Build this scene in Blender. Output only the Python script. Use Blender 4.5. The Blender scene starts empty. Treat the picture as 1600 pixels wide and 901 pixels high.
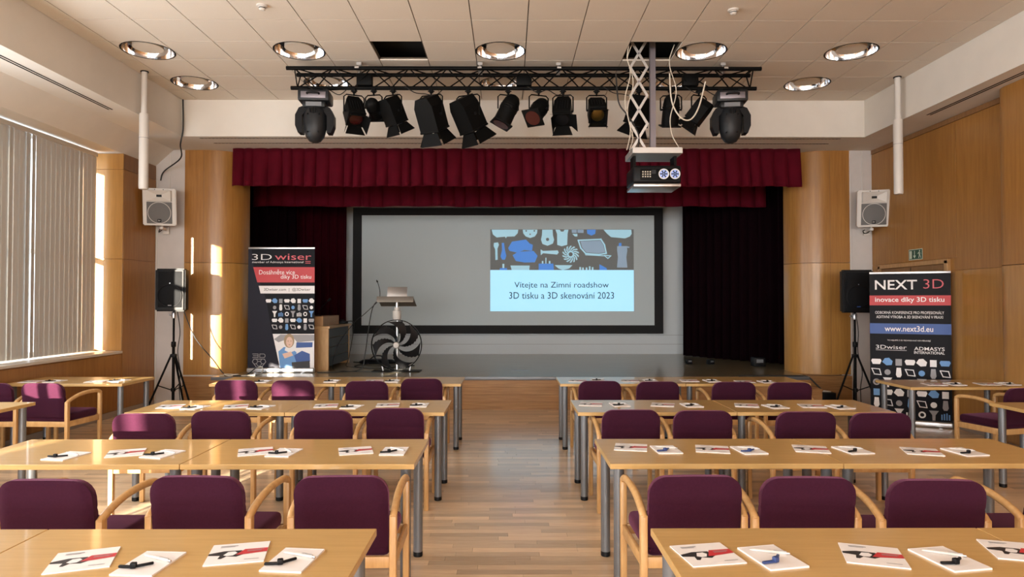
import bpy, bmesh, math, random
from mathutils import Vector, Matrix
R = math.radians
random.seed(7)
S = bpy.context.scene
C = S.collection

# ------------------------------------------------------------------ camera
FPX = 1058.0
cd = bpy.data.cameras.new('camera'); cam = bpy.data.objects.new('camera', cd); C.objects.link(cam)
cd.sensor_width = 36.0; cd.lens = 36.0 * FPX / 1600.0
cd.clip_start = 0.05; cd.clip_end = 200
cam.location = (0, 0, 1.656)
cam.rotation_euler = (R(90 + 1.11), 0, R(-0.27))
S.camera = cam

# ------------------------------------------------------------------ world, sun, daylight fill lamps, exposure
w = bpy.data.worlds.new('sky'); S.world = w; w.use_nodes = True
bg = w.node_tree.nodes['Background']
bg.inputs[0].default_value = (0.80, 0.90, 1.0, 1); bg.inputs[1].default_value = 5.0
SUN_SLOPE = 0.28                                     # drift to the right per metre of depth
sd = bpy.data.lights.new('sun', 'SUN'); sun = bpy.data.objects.new('sun', sd); C.objects.link(sun)
sd.energy = 55.0; sd.angle = R(0.5); sd.color = (1.0, 0.88, 0.70)
sun.rotation_euler = Vector((SUN_SLOPE, 1.0, -0.100)).to_track_quat('-Z', 'Y').to_euler()
sun.location = (-8, -8, 8)
def area(name, loc, d, sx, sy, watts, col):
    l = bpy.data.lights.new(name, 'AREA'); o = bpy.data.objects.new(name, l); C.objects.link(o)
    l.shape = 'RECTANGLE'; l.size = sx; l.size_y = sy; l.energy = watts; l.color = col
    o.location = loc; o.rotation_euler = Vector(d).to_track_quat('-Z', 'Y').to_euler()
    return o
# fill lamps added inside the rear and left windows, standing in for daylight
for x in (-3.6, 0.1, 3.8):
    area('rear_window_fill', (x, -8.86, 2.35), (0, 1, 0), 2.6, 2.6, 430, (0.99, 0.98, 0.97))
for y in (-6.6, -2.6, 1.4, 5.0):
    area('left_window_fill', (-5.80, y, 2.4), (1, 0, 0), 3.2, 2.6, 165, (0.97, 0.985, 1.0))
S.view_settings.view_transform = 'Standard'; S.view_settings.look = 'None'
S.view_settings.gamma = 1.0; S.view_settings.use_curve_mapping = False
S.view_settings.exposure = 0.0
S.cycles.use_denoising = True
S.cycles.max_bounces = 14; S.cycles.diffuse_bounces = 9; S.cycles.glossy_bounces = 4
S.cycles.transparent_max_bounces = 8
S.cycles.sample_clamp_indirect = 8.0
S.cycles.caustics_reflective = False; S.cycles.caustics_refractive = False

# ------------------------------------------------------------------ materials
MATS = {}
def mat(name, col, rough=0.5, metal=0.0, coat=0.0, sheen=0.0, sheen_tint=None, emit=None, es=0.0, spec=0.5, var=0.0, vscale=6.0, bump=0.0, bscale=200.0):
    m = bpy.data.materials.new(name); m.use_nodes = True; MATS[name] = m
    nt = m.node_tree; b = nt.nodes['Principled BSDF']
    b.inputs['Base Color'].default_value = (*col, 1)
    b.inputs['Roughness'].default_value = rough; b.inputs['Metallic'].default_value = metal
    b.inputs['Coat Weight'].default_value = coat; b.inputs['Coat Roughness'].default_value = 0.15
    b.inputs['Specular IOR Level'].default_value = spec
    if sheen:
        b.inputs['Sheen Weight'].default_value = sheen; b.inputs['Sheen Roughness'].default_value = 0.4
        b.inputs['Sheen Tint'].default_value = (*(sheen_tint or (1, 1, 1)), 1)
    if emit:
        b.inputs['Emission Color'].default_value = (*emit, 1); b.inputs['Emission Strength'].default_value = es
    tc = nt.nodes.new('ShaderNodeTexCoord')
    if var:
        n = nt.nodes.new('ShaderNodeTexNoise'); n.inputs['Scale'].default_value = vscale; n.inputs['Detail'].default_value = 5
        nt.links.new(tc.outputs['Object'], n.inputs['Vector'])
        r = nt.nodes.new('ShaderNodeValToRGB')
        r.color_ramp.elements[0].color = (*[c * (1 - var) for c in col], 1); r.color_ramp.elements[0].position = 0.3
        r.color_ramp.elements[1].color = (*[min(1, c * (1 + var)) for c in col], 1); r.color_ramp.elements[1].position = 0.7
        nt.links.new(n.outputs['Fac'], r.inputs['Fac']); nt.links.new(r.outputs['Color'], b.inputs['Base Color'])
    if bump:
        n2 = nt.nodes.new('ShaderNodeTexNoise'); n2.inputs['Scale'].default_value = bscale
        nt.links.new(tc.outputs['Object'], n2.inputs['Vector'])
        bp = nt.nodes.new('ShaderNodeBump'); bp.inputs['Strength'].default_value = bump; bp.inputs['Distance'].default_value = 0.004
        nt.links.new(n2.outputs['Fac'], bp.inputs['Height']); nt.links.new(bp.outputs['Normal'], b.inputs['Normal'])
    return m
def wood(name, c1, c2, scale=(1, 14, 14), rough=0.4, coat=0.0, rnd=None, rv=0.2, base=3.0, spec=0.5, cr=0.14):
    m = bpy.data.materials.new(name); m.use_nodes = True; MATS[name] = m
    nt = m.node_tree; b = nt.nodes['Principled BSDF']; N = nt.nodes.new; L = nt.links.new
    b.inputs['Roughness'].default_value = rough; b.inputs['Coat Weight'].default_value = coat; b.inputs['Coat Roughness'].default_value = cr
    b.inputs['Specular IOR Level'].default_value = spec
    tc = N('ShaderNodeTexCoord'); mp = N('ShaderNodeMapping'); mp.inputs['Scale'].default_value = scale
    g = N('ShaderNodeNewGeometry')
    L(g.outputs['Position'], mp.inputs['Vector'])
    n = N('ShaderNodeTexNoise'); n.inputs['Scale'].default_value = base; n.inputs['Detail'].default_value = 6; n.inputs['Roughness'].default_value = 0.6
    L(mp.outputs['Vector'], n.inputs['Vector'])
    r = N('ShaderNodeValToRGB'); r.color_ramp.elements[0].position = 0.32; r.color_ramp.elements[1].position = 0.68
    r.color_ramp.elements[0].color = (*c1, 1); r.color_ramp.elements[1].color = (*c2, 1)
    L(n.outputs['Fac'], r.inputs['Fac']); out = r.outputs['Color']
    if rnd:
        src = N('ShaderNodeObjectInfo').outputs['Random'] if rnd == 'object' else g.outputs['Random Per Island']
        mr = N('ShaderNodeMapRange'); mr.inputs['To Min'].default_value = 1 - rv; mr.inputs['To Max'].default_value = 1 + rv * 0.6
        L(src, mr.inputs['Value'])
        mx = N('ShaderNodeVectorMath'); mx.operation = 'SCALE'
        L(out, mx.inputs[0]); L(mr.outputs['Result'], mx.inputs['Scale']); out = mx.outputs['Vector']
    L(out, b.inputs['Base Color'])
    return m
mat('ceiling_tile', (0.68, 0.625, 0.55), 0.9, var=0.03, vscale=60, bump=0.2, bscale=300)
mat('plaster', (0.68, 0.65, 0.60), 0.85, var=0.03, vscale=3)
mat('white_paint', (0.56, 0.535, 0.52), 0.6, var=0.03)
mat('grid_gap', (0.09, 0.07, 0.05), 0.9)
mat('void', (0.008, 0.008, 0.008), 0.9)
wood('panel_wood', (0.285, 0.125, 0.026), (0.37, 0.175, 0.040), (9, 9, 0.6), 0.38, coat=0.15, base=3.0)
wood('panel_wood_pale', (0.335, 0.160, 0.036), (0.42, 0.215, 0.054), (9, 9, 0.6), 0.36, coat=0.15, base=3.0)
wood('beech_top', (0.50, 0.315, 0.115), (0.57, 0.37, 0.145), (1.2, 16, 16), 0.32, coat=0.38, cr=0.07)
wood('beech', (0.48, 0.275, 0.105), (0.60, 0.37, 0.16), (10, 10, 2), 0.38, coat=0.15)
FL1, FL2 = (0.66, 0.47, 0.295), (0.82, 0.645, 0.44)
wood('floor_plank', FL1, FL2, (1.4, 20, 20), 0.30, coat=0.5, rnd='object', rv=0.30)
wood('floor_plank_rest', FL1, FL2, (1.4, 20, 20), 0.30, coat=0.5, rnd='island', rv=0.30)
wood('stage_floor', (0.19, 0.155, 0.09), (0.29, 0.235, 0.14), (0.6, 14, 1), 0.28, coat=0.5)
wood('stage_front', (0.24, 0.115, 0.038), (0.38, 0.20, 0.075), (0.8, 1, 20), 0.45)
wood('desk_wood', (0.40, 0.22, 0.09), (0.52, 0.30, 0.13), (8, 8, 1), 0.4)
wood('door_wood', (0.20, 0.10, 0.04), (0.27, 0.14, 0.055), (9, 9, 0.6), 0.4)
mat('purple_fabric', (0.034, 0.0068, 0.019), 0.95, sheen=0.30, sheen_tint=(0.9, 0.35, 0.6), var=0.10, vscale=90, bump=0.3, bscale=500, spec=0.1)
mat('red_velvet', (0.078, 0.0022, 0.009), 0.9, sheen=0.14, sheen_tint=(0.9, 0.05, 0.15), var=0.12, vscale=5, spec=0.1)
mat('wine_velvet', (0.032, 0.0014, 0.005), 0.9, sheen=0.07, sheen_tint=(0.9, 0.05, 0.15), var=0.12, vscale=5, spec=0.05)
mat('shaded_velvet', (0.006, 0.0012, 0.0025), 0.95, sheen=0.02, sheen_tint=(0.6, 0.05, 0.12), var=0.2, vscale=4, spec=0.05)  # maroon velvet, its colour darkened to stand for the unlit stage sides
mat('leg_metal', (0.17, 0.18, 0.195), 0.42, 0.45)
mat('black_plastic', (0.006, 0.006, 0.007), 0.45, spec=0.16)
mat('black_metal', (0.0045, 0.0045, 0.0045), 0.5, spec=0.08)
mat('truss_black', (0.003, 0.003, 0.003), 0.5, spec=0.08)
mat('grey_plastic', (0.013, 0.014, 0.016), 0.42, spec=0.25)
mat('grille_black', (0.006, 0.0065, 0.008), 0.55, spec=0.12, bump=0.5, bscale=900)
mat('white_plastic', (0.60, 0.58, 0.55), 0.45)
mat('grille_grey', (0.13, 0.13, 0.13), 0.6, bump=0.5, bscale=900)
mat('silver', (0.62, 0.63, 0.65), 0.3, 0.9)
mat('chrome', (0.90, 0.92, 0.96), 0.12, 1.0)
mat('aluminium', (0.50, 0.48, 0.46), 0.42, 0.7)
mat('pole_metal', (0.20, 0.18, 0.20), 0.4, 0.5)
mat('tray_metal', (0.20, 0.18, 0.155), 0.4, 0.3)
mat('blade_metal', (0.018, 0.018, 0.020), 0.30, 0.4)
mat('paper', (0.78, 0.77, 0.78), 0.55)
mat('print_red', (0.50, 0.030, 0.040), 0.5)
mat('print_black', (0.015, 0.014, 0.018), 0.5)
mat('print_grey', (0.30, 0.30, 0.32), 0.5)
mat('print_blue', (0.03, 0.09, 0.32), 0.5)
mat('print_lightblue', (0.12, 0.30, 0.62), 0.5)
mat('print_white', (0.80, 0.80, 0.82), 0.5)
mat('print_pink', (0.62, 0.10, 0.13), 0.5)
mat('print_skin', (0.70, 0.48, 0.38), 0.5)
mat('print_hair', (0.34, 0.24, 0.14), 0.5)
mat('banner_dark', (0.006, 0.0065, 0.010), 0.5, spec=0.12)
mat('banner_edge', (0.015, 0.015, 0.026), 0.5, spec=0.15)
mat('screen_white', (0.56, 0.64, 0.67), 0.8)
mat('screen_border', (0.006, 0.006, 0.007), 0.8)
mat('backdrop', (0.58, 0.63, 0.66), 0.8)
mat('sill', (0.62, 0.58, 0.52), 0.35)
mat('cable_black', (0.010, 0.010, 0.010), 0.5)
mat('cable_white', (0.62, 0.57, 0.48), 0.6)
mat('gel_red', (0.045, 0.008, 0.008), 0.25)
mat('gold', (0.16, 0.11, 0.03), 0.3, 0.9)
mat('exit_green', (0.012, 0.075, 0.045), 0.4)
mat('exit_white', (0.55, 0.66, 0.55), 0.4)
mat('pad_blue', (0.02, 0.045, 0.16), 0.4)
mat('baseboard', (0.34, 0.30, 0.26), 0.5)
mat('desk_panel', (0.045, 0.048, 0.050), 0.5, var=0.3, vscale=3)
mat('window_frame', (0.60, 0.60, 0.60), 0.4)
mat('slide_white', (0.3, 0.4, 0.45), 0.8, emit=(0.34, 0.72, 0.93), es=0.95)
mat('slide_pale', (0.3, 0.4, 0.45), 0.8, emit=(0.36, 0.66, 0.78), es=0.62)
mat('slide_mid', (0.3, 0.35, 0.4), 0.8, emit=(0.20, 0.32, 0.45), es=0.55)
mat('slide_blue', (0.1, 0.2, 0.45), 0.8, emit=(0.05, 0.19, 0.55), es=0.8)
mat('slide_ground', (0.25, 0.27, 0.275), 0.8)
mat('slide_text', (0.02, 0.04, 0.05), 0.8, emit=(0.03, 0.05, 0.07), es=0.4)
mat('lamp_glow', (0.3, 0.4, 0.7), 0.2, emit=(0.25, 0.4, 1.0), es=0.22)
def glassmat():
    m = bpy.data.materials.new('window_glass'); m.use_nodes = True; MATS['window_glass'] = m
    nt = m.node_tree; nt.nodes.remove(nt.nodes['Principled BSDF']); o = nt.nodes['Material Output']
    t = nt.nodes.new('ShaderNodeBsdfTransparent'); g = nt.nodes.new('ShaderNodeBsdfGlossy'); g.inputs['Roughness'].default_value = 0.03
    mx = nt.nodes.new('ShaderNodeMixShader'); mx.inputs[0].default_value = 0.06
    nt.links.new(t.outputs[0], mx.inputs[1]); nt.links.new(g.outputs[0], mx.inputs[2]); nt.links.new(mx.outputs[0], o.inputs[0])
glassmat()
def slatmat():
    m = bpy.data.materials.new('blind_fabric'); m.use_nodes = True; MATS['blind_fabric'] = m
    nt = m.node_tree; nt.nodes.remove(nt.nodes['Principled BSDF']); o = nt.nodes['Material Output']
    d = nt.nodes.new('ShaderNodeBsdfDiffuse'); d.inputs[0].default_value = (0.74, 0.72, 0.68, 1)
    t = nt.nodes.new('ShaderNodeBsdfTranslucent'); t.inputs[0].default_value = (0.40, 0.385, 0.36, 1)
    n = nt.nodes.new('ShaderNodeTexNoise'); n.inputs['Scale'].default_value = 250
    bp = nt.nodes.new('ShaderNodeBump'); bp.inputs['Strength'].default_value = 0.15; bp.inputs['Distance'].default_value = 0.002
    nt.links.new(n.outputs['Fac'], bp.inputs['Height']); nt.links.new(bp.outputs[0], d.inputs['Normal'])
    mx = nt.nodes.new('ShaderNodeMixShader'); mx.inputs[0].default_value = 0.34
    nt.links.new(d.outputs[0], mx.inputs[1]); nt.links.new(t.outputs[0], mx.inputs[2]); nt.links.new(mx.outputs[0], o.inputs[0])
slatmat()

# ------------------------------------------------------------------ mesh helpers
I4 = Matrix.Identity(4)
def T(x, y, z): return Matrix.Translation((x, y, z))
def RX(a): return Matrix.Rotation(R(a), 4, 'X')
def RY(a): return Matrix.Rotation(R(a), 4, 'Y')
def RZ(a): return Matrix.Rotation(R(a), 4, 'Z')
def box(bm, c, s, m=I4, bev=0.0, seg=2):
    M = m @ T(*c) @ Matrix.Diagonal((s[0], s[1], s[2], 1))
    r = bmesh.ops.create_cube(bm, size=1.0, matrix=M)
    if bev > 0:
        es = list({e for v in r['verts'] for e in v.link_edges})
        bmesh.ops.bevel(bm, geom=es, offset=bev, segments=seg, affect='EDGES', profile=0.5)
    return bm
def bx(bm, x0, x1, y0, y1, z0, z1, bev=0.0):
    return box(bm, ((x0 + x1) / 2, (y0 + y1) / 2, (z0 + z1) / 2), (abs(x1 - x0), abs(y1 - y0), abs(z1 - z0)), I4, bev)
def tube(bm, pts, r, n=8, m=I4):
    pts = [Vector(p) for p in pts]; k = len(pts)
    rs = r if isinstance(r, (list, tuple)) else [r] * k
    tang = [(pts[min(i + 1, k - 1)] - pts[max(i - 1, 0)]).normalized() for i in range(k)]
    u = tang[0].orthogonal().normalized(); rings = []
    for i in range(k):
        u = (u - tang[i] * u.dot(tang[i]))
        u = u.normalized() if u.length > 1e-6 else tang[i].orthogonal().normalized()
        v = tang[i].cross(u)
        rings.append([bm.verts.new(m @ (pts[i] + rs[i] * (math.cos(2 * math.pi * (j + .5) / n) * u + math.sin(2 * math.pi * (j + .5) / n) * v))) for j in range(n)])
    for i in range(k - 1):
        for j in range(n):
            bm.faces.new((rings[i][j], rings[i][(j + 1) % n], rings[i + 1][(j + 1) % n], rings[i + 1][j]))
    bm.faces.new(rings[0][::-1]); bm.faces.new(rings[-1])
    return bm
def cyl(bm, a, b, r, n=12, m=I4): return tube(bm, [a, b], r, n, m)
def lathe(bm, prof, n=24, m=I4, caps=True):
    rings = [[bm.verts.new(m @ Vector((r * math.cos(2 * math.pi * j / n), r * math.sin(2 * math.pi * j / n), z))) for j in range(n)] for r, z in prof]
    for i in range(len(prof) - 1):
        for j in range(n):
            bm.faces.new((rings[i][j], rings[i][(j + 1) % n], rings[i + 1][(j + 1) % n], rings[i + 1][j]))
    if caps:
        bm.faces.new(rings[0][::-1]); bm.faces.new(rings[-1])
    return bm
def prism(bm, poly, d, m=I4):
    a = [bm.verts.new(m @ Vector((x, y, 0))) for x, y in poly]; b = [bm.verts.new(m @ Vector((x, y, d))) for x, y in poly]
    n = len(poly)
    bm.faces.new(a[::-1]); bm.faces.new(b)
    for i in range(n): bm.faces.new((a[i], a[(i + 1) % n], b[(i + 1) % n], b[i]))
    return bm
def smooth_path(pts, sub=5):
    pts = [Vector(p) for p in pts]; out = []
    for i in range(len(pts) - 1):
        p0, p1, p2, p3 = pts[max(i - 1, 0)], pts[i], pts[i + 1], pts[min(i + 2, len(pts) - 1)]
        for k in range(sub):
            t = k / sub
            out.append(0.5 * ((2 * p1) + (p2 - p0) * t + (2 * p0 - 5 * p1 + 4 * p2 - p3) * t * t + (3 * p1 - p0 - 3 * p2 + p3) * t ** 3))
    out.append(pts[-1]); return out
def B(): return bmesh.new()
def mk(name, bm, m, parent=None, smooth=True, ang=35):
    bmesh.ops.recalc_face_normals(bm, faces=bm.faces[:])
    me = bpy.data.meshes.new(name); bm.to_mesh(me); bm.free()
    if smooth:
        for p in me.polygons: p.use_smooth = True
        me.set_sharp_from_angle(angle=R(ang))
    me.materials.append(MATS[m] if isinstance(m, str) else m)
    o = bpy.data.objects.new(name, me); C.objects.link(o)
    if parent: o.parent = parent
    return o
def inst(name, src, parent=None, M=None):
    o = bpy.data.objects.new(name, src.data); C.objects.link(o)
    if parent: o.parent = parent
    if M is not None: o.matrix_local = M
    return o
def thing(name, label, cat, loc=(0, 0, 0), rz=0.0, group=None):
    o = bpy.data.objects.new(name, None); C.objects.link(o); o.empty_display_size = 0.1
    o.location = loc; o.rotation_euler = (0, 0, R(rz)); tag(o, label, cat, group); return o
def tag(o, label=None, cat=None, group=None, kind=None):
    if label: o['label'] = label
    if cat: o['category'] = cat
    if group: o['group'] = group
    if kind: o['kind'] = kind
    return o
def struct(name, bm, m, label=None, parent=None, smooth=False):
    o = mk(name, bm, m, parent, smooth)
    if parent is None: tag(o, label, None, None, 'structure')
    return o
def kids(o): return [c for c in bpy.data.objects if c.parent == o]
def copy_tree(o, parent=None):
    c = o.copy(); C.objects.link(c); c.parent = parent
    for ch in kids(o): copy_tree(ch, c)
    return c
def dup(o, loc, rz, label):
    c = copy_tree(o); c.location = loc; c.rotation_euler = (0, 0, R(rz)); c['label'] = label; return c
# flat print: polygons in the XZ plane, facing -Y, lifted by y
def flat(bm, polys, y=0.0, m=I4):
    for p in polys:
        bm.faces.new([bm.verts.new(m @ Vector((a, y, b))) for a, b in p])
    return bm
def fix(bm, want=Vector((0, -1, 0))):
    bm.normal_update()
    for f in bm.faces:
        if f.normal.dot(want) < 0: f.normal_flip()
    return bm
def mkflat(name, polys, m, parent, y, thick=0.0004):
    bm = B(); flat(bm, polys, y); fix(bm)
    me = bpy.data.meshes.new(name); bm.to_mesh(me); bm.free()
    me.materials.append(MATS[m]); o = bpy.data.objects.new(name, me); C.objects.link(o); o.parent = parent; return o
def text(name, body, m, parent, cx, cz, wd, ht, y, bold=0.0, shear=0.0):
    cu = bpy.data.curves.new('t', 'FONT'); cu.body = body; cu.size = 1; cu.offset = bold; cu.shear = shear; cu.resolution_u = 3
    cu.align_x = 'CENTER'
    o = bpy.data.objects.new('t', cu); C.objects.link(o)
    dg = bpy.context.evaluated_depsgraph_get(); dg.update()
    me = bpy.data.meshes.new_from_object(o.evaluated_get(dg)); bpy.data.objects.remove(o); bpy.data.curves.remove(cu)
    me.name = name
    xs = [v.co.x for v in me.vertices]; ys = [v.co.y for v in me.vertices]
    x0, x1, y0, y1 = min(xs), max(xs), min(ys), max(ys)
    for v in me.vertices:
        v.co = Vector((cx + ((v.co.x - x0) / (x1 - x0) - .5) * wd, y, cz + ((v.co.y - y0) / (y1 - y0) - .5) * ht))
    me.materials.clear(); me.materials.append(MATS[m])
    q = bpy.data.objects.new(name, me); C.objects.link(q); q.parent = parent; return q
def ell(cx, cz, rx, rz, n=20): return [(cx + rx * math.cos(2 * math.pi * i / n), cz + rz * math.sin(2 * math.pi * i / n)) for i in range(n)]
def ringp(cx, cz, rx, rz, t, n=20):
    o = ell(cx, cz, rx, rz, n); i = ell(cx, cz, rx * (1 - t), rz * (1 - t), n)
    return [[o[k], o[(k + 1) % n], i[(k + 1) % n], i[k]] for k in range(n)]
def rect(x0, x1, z0, z1): return [(x0, z0), (x1, z0), (x1, z1), (x0, z1)]
def stroke(pts, t, closed=False):
    out = []; n = len(pts)
    for i in range(n if closed else n - 1):
        a = Vector(pts[i]); b = Vector(pts[(i + 1) % n]); d = (b - a).normalized(); nn = Vector((-d.y, d.x)) * t / 2; e = d * t / 2
        out.append([tuple(a - e + nn), tuple(b + e + nn), tuple(b + e - nn), tuple(a - e - nn)])
    return out
ORD = ['', 'first', 'second', 'third', 'fourth', 'fifth', 'sixth', 'seventh', 'eighth', 'ninth']

# ================================================================== ROOM SHELL
XL, XR = -5.69, 5.88          # side walls
SL, SR = -4.84, 5.29          # inner faces of the side soffits
ZC, ZS = 4.644, 4.10          # tiled ceiling, soffit underside
YS = 10.0                     # soffit over the stage front
YC = 10.90                    # plane of columns and curved panels
YB = -9.0                     # rear wall
ZST = 0.503                   # stage floor

# floor: base and wooden strips
bm = B(); bx(bm, -6.3, 6.1, YB, 11.2, -0.14, -0.014)
floor = struct('floor', bm, 'grid_gap', 'pale beech strip floor of the hall')
PW = 0.074
planks = []
y = 2.0
while y < 10.9:
    x = -6.0 + random.uniform(-0.9, 0)
    while x < 6.0:
        l = random.choice([0.42, 0.55, 0.7, 0.85, 1.0, 1.15]); a, b2 = max(x, XL), min(x + l, XR)
        if b2 - a > 0.06: planks.append((a, b2, y))
        x += l
    y += PW
ais = sorted([p for p in planks if p[2] > 4.0 and -1.15 < (p[0] + p[1]) / 2 < 1.15], key=lambda p: p[2])[:300]
aset = set(ais)
bm = B(); box(bm, (0, 0, -0.007), (1, 1, 0.014)); plank0 = mk('plank', bm, 'floor_plank', floor, False)
first = True
for a, b2, yy in ais:
    o = plank0 if first else inst('plank', plank0, floor); first = False
    o.location = ((a + b2) / 2, yy + PW / 2, 0); o.scale = (b2 - a - 0.0016, PW - 0.0016, 1)
bm = B()
for p in planks:
    if p not in aset: bx(bm, p[0] + .0008, p[1] - .0008, p[2] + .0008, p[2] + PW - .0008, -0.014, 0)
bx(bm, XL, XR, YB, 2.0 - .001, -0.014, 0)
tag(mk('floor_strips', bm, 'floor_plank_rest', floor, False), kind='stuff')

# tiled ceiling
bm = B(); bx(bm, SL - 0.05, SR + 0.05, YB, YS, ZC + 0.20, ZC + 0.24)
ceil = struct('ceiling', bm, 'void', 'suspended ceiling of square beige mineral tiles')
lights_at = [(x, yv) for x in (-4.3, -2.5, -0.1, 2.3, 4.1) for yv in (8.035, 9.235)]
holes = [(-1.3, 8.035), (1.7, 8.035)]
bm = B(); box(bm, (0, 0, 0.009), (1, 1, 0.018)); tile0 = mk('ceiling_tile', bm, 'ceiling_tile', ceil, False)
def holed(bm, r=0.292, n=32, h=0.2945):
    o = []; i = []
    for k in range(n):
        a = 2 * math.pi * k / n; c, s = math.cos(a), math.sin(a); q = h / max(abs(c), abs(s))
        o.append((c * q, s * q)); i.append((c * r, s * r))
    V = [[bm.verts.new((p[0], p[1], z)) for p in L] for L, z in ((o, 0), (i, 0), (o, .018), (i, .018))]
    for k in range(n):
        j = (k + 1) % n
        bm.faces.new((V[0][k], V[1][k], V[1][j], V[0][j])); bm.faces.new((V[1][k], V[3][k], V[3][j], V[1][j])); bm.faces.new((V[0][j], V[2][j], V[2][k], V[0][k])); bm.faces.new((V[2][k], V[2][j], V[3][j], V[3][k]))
    return bm
tileh = None; first = True
xs = [SL] + [0.2 + 0.6 * k for k in range(-8, 9)] + [SR]
rowsY = [7.135 + 0.6 * k for k in range(-27, 6)]
rest = B()
for j, y0 in enumerate(rowsY[:-1]):
    y1 = min(rowsY[j + 1], YS)
    for i in range(len(xs) - 1):
        cx, cy = (xs[i] + xs[i + 1]) / 2, (y0 + y1) / 2; sx, sy = xs[i + 1] - xs[i] - .011, y1 - y0 - .011
        if any(abs(cx - h[0]) < .2 and abs(cy - h[1]) < .2 for h in holes): continue
        if y0 < 4.7:
            box(rest, (cx, cy, ZC + .009), (sx, sy, .018)); continue
        if any(abs(cx - h[0]) < .2 and abs(cy - h[1]) < .2 for h in lights_at):
            if tileh is None: tileh = mk('ceiling_tile', holed(B()), 'ceiling_tile', ceil, False); o = tileh
            else: o = inst('ceiling_tile', tileh, ceil)
            o.location = (cx, cy, ZC); continue
        o = tile0 if first else inst('ceiling_tile', tile0, ceil); first = False
        o.location = (cx, cy, ZC); o.scale = (sx, sy, 1)
y0 = rowsY[-1]
for i in range(len(xs) - 1):
    o = inst('ceiling_tile', tile0, ceil); o.location = ((xs[i] + xs[i + 1]) / 2, (y0 + YS) / 2, ZC); o.scale = (xs[i + 1] - xs[i] - .011, YS - y0 - .008, 1)
tag(mk('rear_tiles', rest, 'ceiling_tile', ceil, False), kind='stuff')
bm = B()
for xg in xs[1:-1]: bx(bm, xg - .012, xg + .012, YB, YS, ZC + .019, ZC + .03)
for yg in rowsY: bx(bm, SL, SR, yg - .012, yg + .012, ZC + .019, ZC + .03)
mk('tile_grid', bm, 'grid_gap', ceil, False)

# soffits
bm = B()
bx(bm, SL, SR, YS, YC + 0.3, ZS, ZC + 0.3)
trim1 = struct('trim_1', bm, 'plaster', 'white plaster soffit above the stage opening')
for yv, xa, xb in ((10.10, -4.62, 4.98), (10.42, -4.55, 4.95)):
    bm = B(); bx(bm, xa, xb, yv - .012, yv + .012, ZS - .004, ZS + .01)
    s = mk('vent_slot', bm, 'grid_gap', trim1, False)
    bm = B()
    xx = xa + .02
    while xx < xb - .03:
        bx(bm, xx, xx + .028, yv - .010, yv + .010, ZS - .006, ZS + .01); xx += .055
    tag(mk('slot_perforation', bm, 'void', s, False), kind='stuff')
bm = B(); bx(bm, -6.9, SL, YB, YC + .3, ZS, ZC + .3)
trim2 = struct('trim_2', bm, 'plaster', 'lowered plaster soffit along the window wall')
prism(bm := B(), [(-5.40, ZS), (-6.9, ZS), (-6.9, 3.84), (-5.69, 3.84)], YC - YB, Matrix(((1, 0, 0, 0), (0, 0, -1, YC), (0, 1, 0, 0), (0, 0, 0, 1))))
struct('trim_3', bm, 'plaster', 'sloping plaster bulkhead above the window blinds')
bm = B(); bx(bm, SR, 6.4, YB, YC + .3, ZS, ZC + .3)
trim4 = struct('trim_4', bm, 'plaster', 'lowered plaster soffit along the panelled wall')
for par, xv, ya, yb in ((trim2, -5.07, 2.6, 8.6), (trim4, 5.50, 2.6, 8.8)):
    for q in (-.022, .022):
        bm = B(); bx(bm, xv + q - .010, xv + q + .010, ya, yb, ZS - .003, ZS + .01); mk('air_slot', bm, 'void', par, False)

# left wall with the window band
bm = B(); bx(bm, -6.4, XL, YB, 9.98, 0, 0.90); bx(bm, -6.4, XL, 9.98, YC + .2, 0, 3.86)
wl = struct('wall_left', bm, 'panel_wood', 'orange wood panelled wall below the windows')
for i, ya in enumerate([9.98 - 2.4 * k for k in range(1, 4)]):
    bm = B(); bx(bm, XL, XL + .012, ya + .004, ya + 2.396, .09, .885, .002); mk('panel', bm, 'panel_wood', wl, False)
for za, zb in ((.09, 2.28), (2.288, 3.60), (3.61, 3.83)):
    bm = B(); bx(bm, XL, XL + .012, 9.992, YC - .01, za, zb, .002); mk('panel', bm, 'panel_wood' if zb < 3.7 else 'door_wood', wl, False)
for za, zb in ((.94, 2.28), (2.288, 3.60), (3.605, 3.835)):
    bm = B(); bx(bm, -6.14, XL + .012, 9.965, 9.979, za, zb, .002); mk('reveal_panel', bm, 'panel_wood_pale', wl, False)
bm = B(); bx(bm, XL + .013, XL + .028, 2.0, YC - .02, 0, .085); struct('baseboard_left', bm, 'baseboard', 'grey baseboard under the window wall')
bm = B(); bx(bm, -6.4, XL + .035, YB, 9.96, .90, .935, .006); struct('trim_5', bm, 'sill', 'pale window sill running along the left wall')
bm = B()
yy = YB
while yy < 9.9:
    bx(bm, -6.24, -6.17, yy, yy + .06, .935, 3.84); yy += 2.37
bx(bm, -6.24, -6.17, YB, 9.96, .935, 1.0); bx(bm, -6.24, -6.17, YB, 9.96, 3.76, 3.84); bx(bm, -6.24, -6.17, YB, 9.96, 2.28, 2.34)
win = struct('window_1', bm, 'window_frame', 'long window band behind the vertical blinds')
yy = YB
while yy < 9.7:
    bm = B(); bx(bm, -6.21, -6.20, yy + .06, min(yy + 2.37, 9.96), 1.0, 2.28); mk('pane', bm, 'window_glass', win, False)
    bm = B(); bx(bm, -6.21, -6.20, yy + .06, min(yy + 2.37, 9.96), 2.34, 3.76); mk('pane', bm, 'window_glass', win, False)
    yy += 2.37
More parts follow.
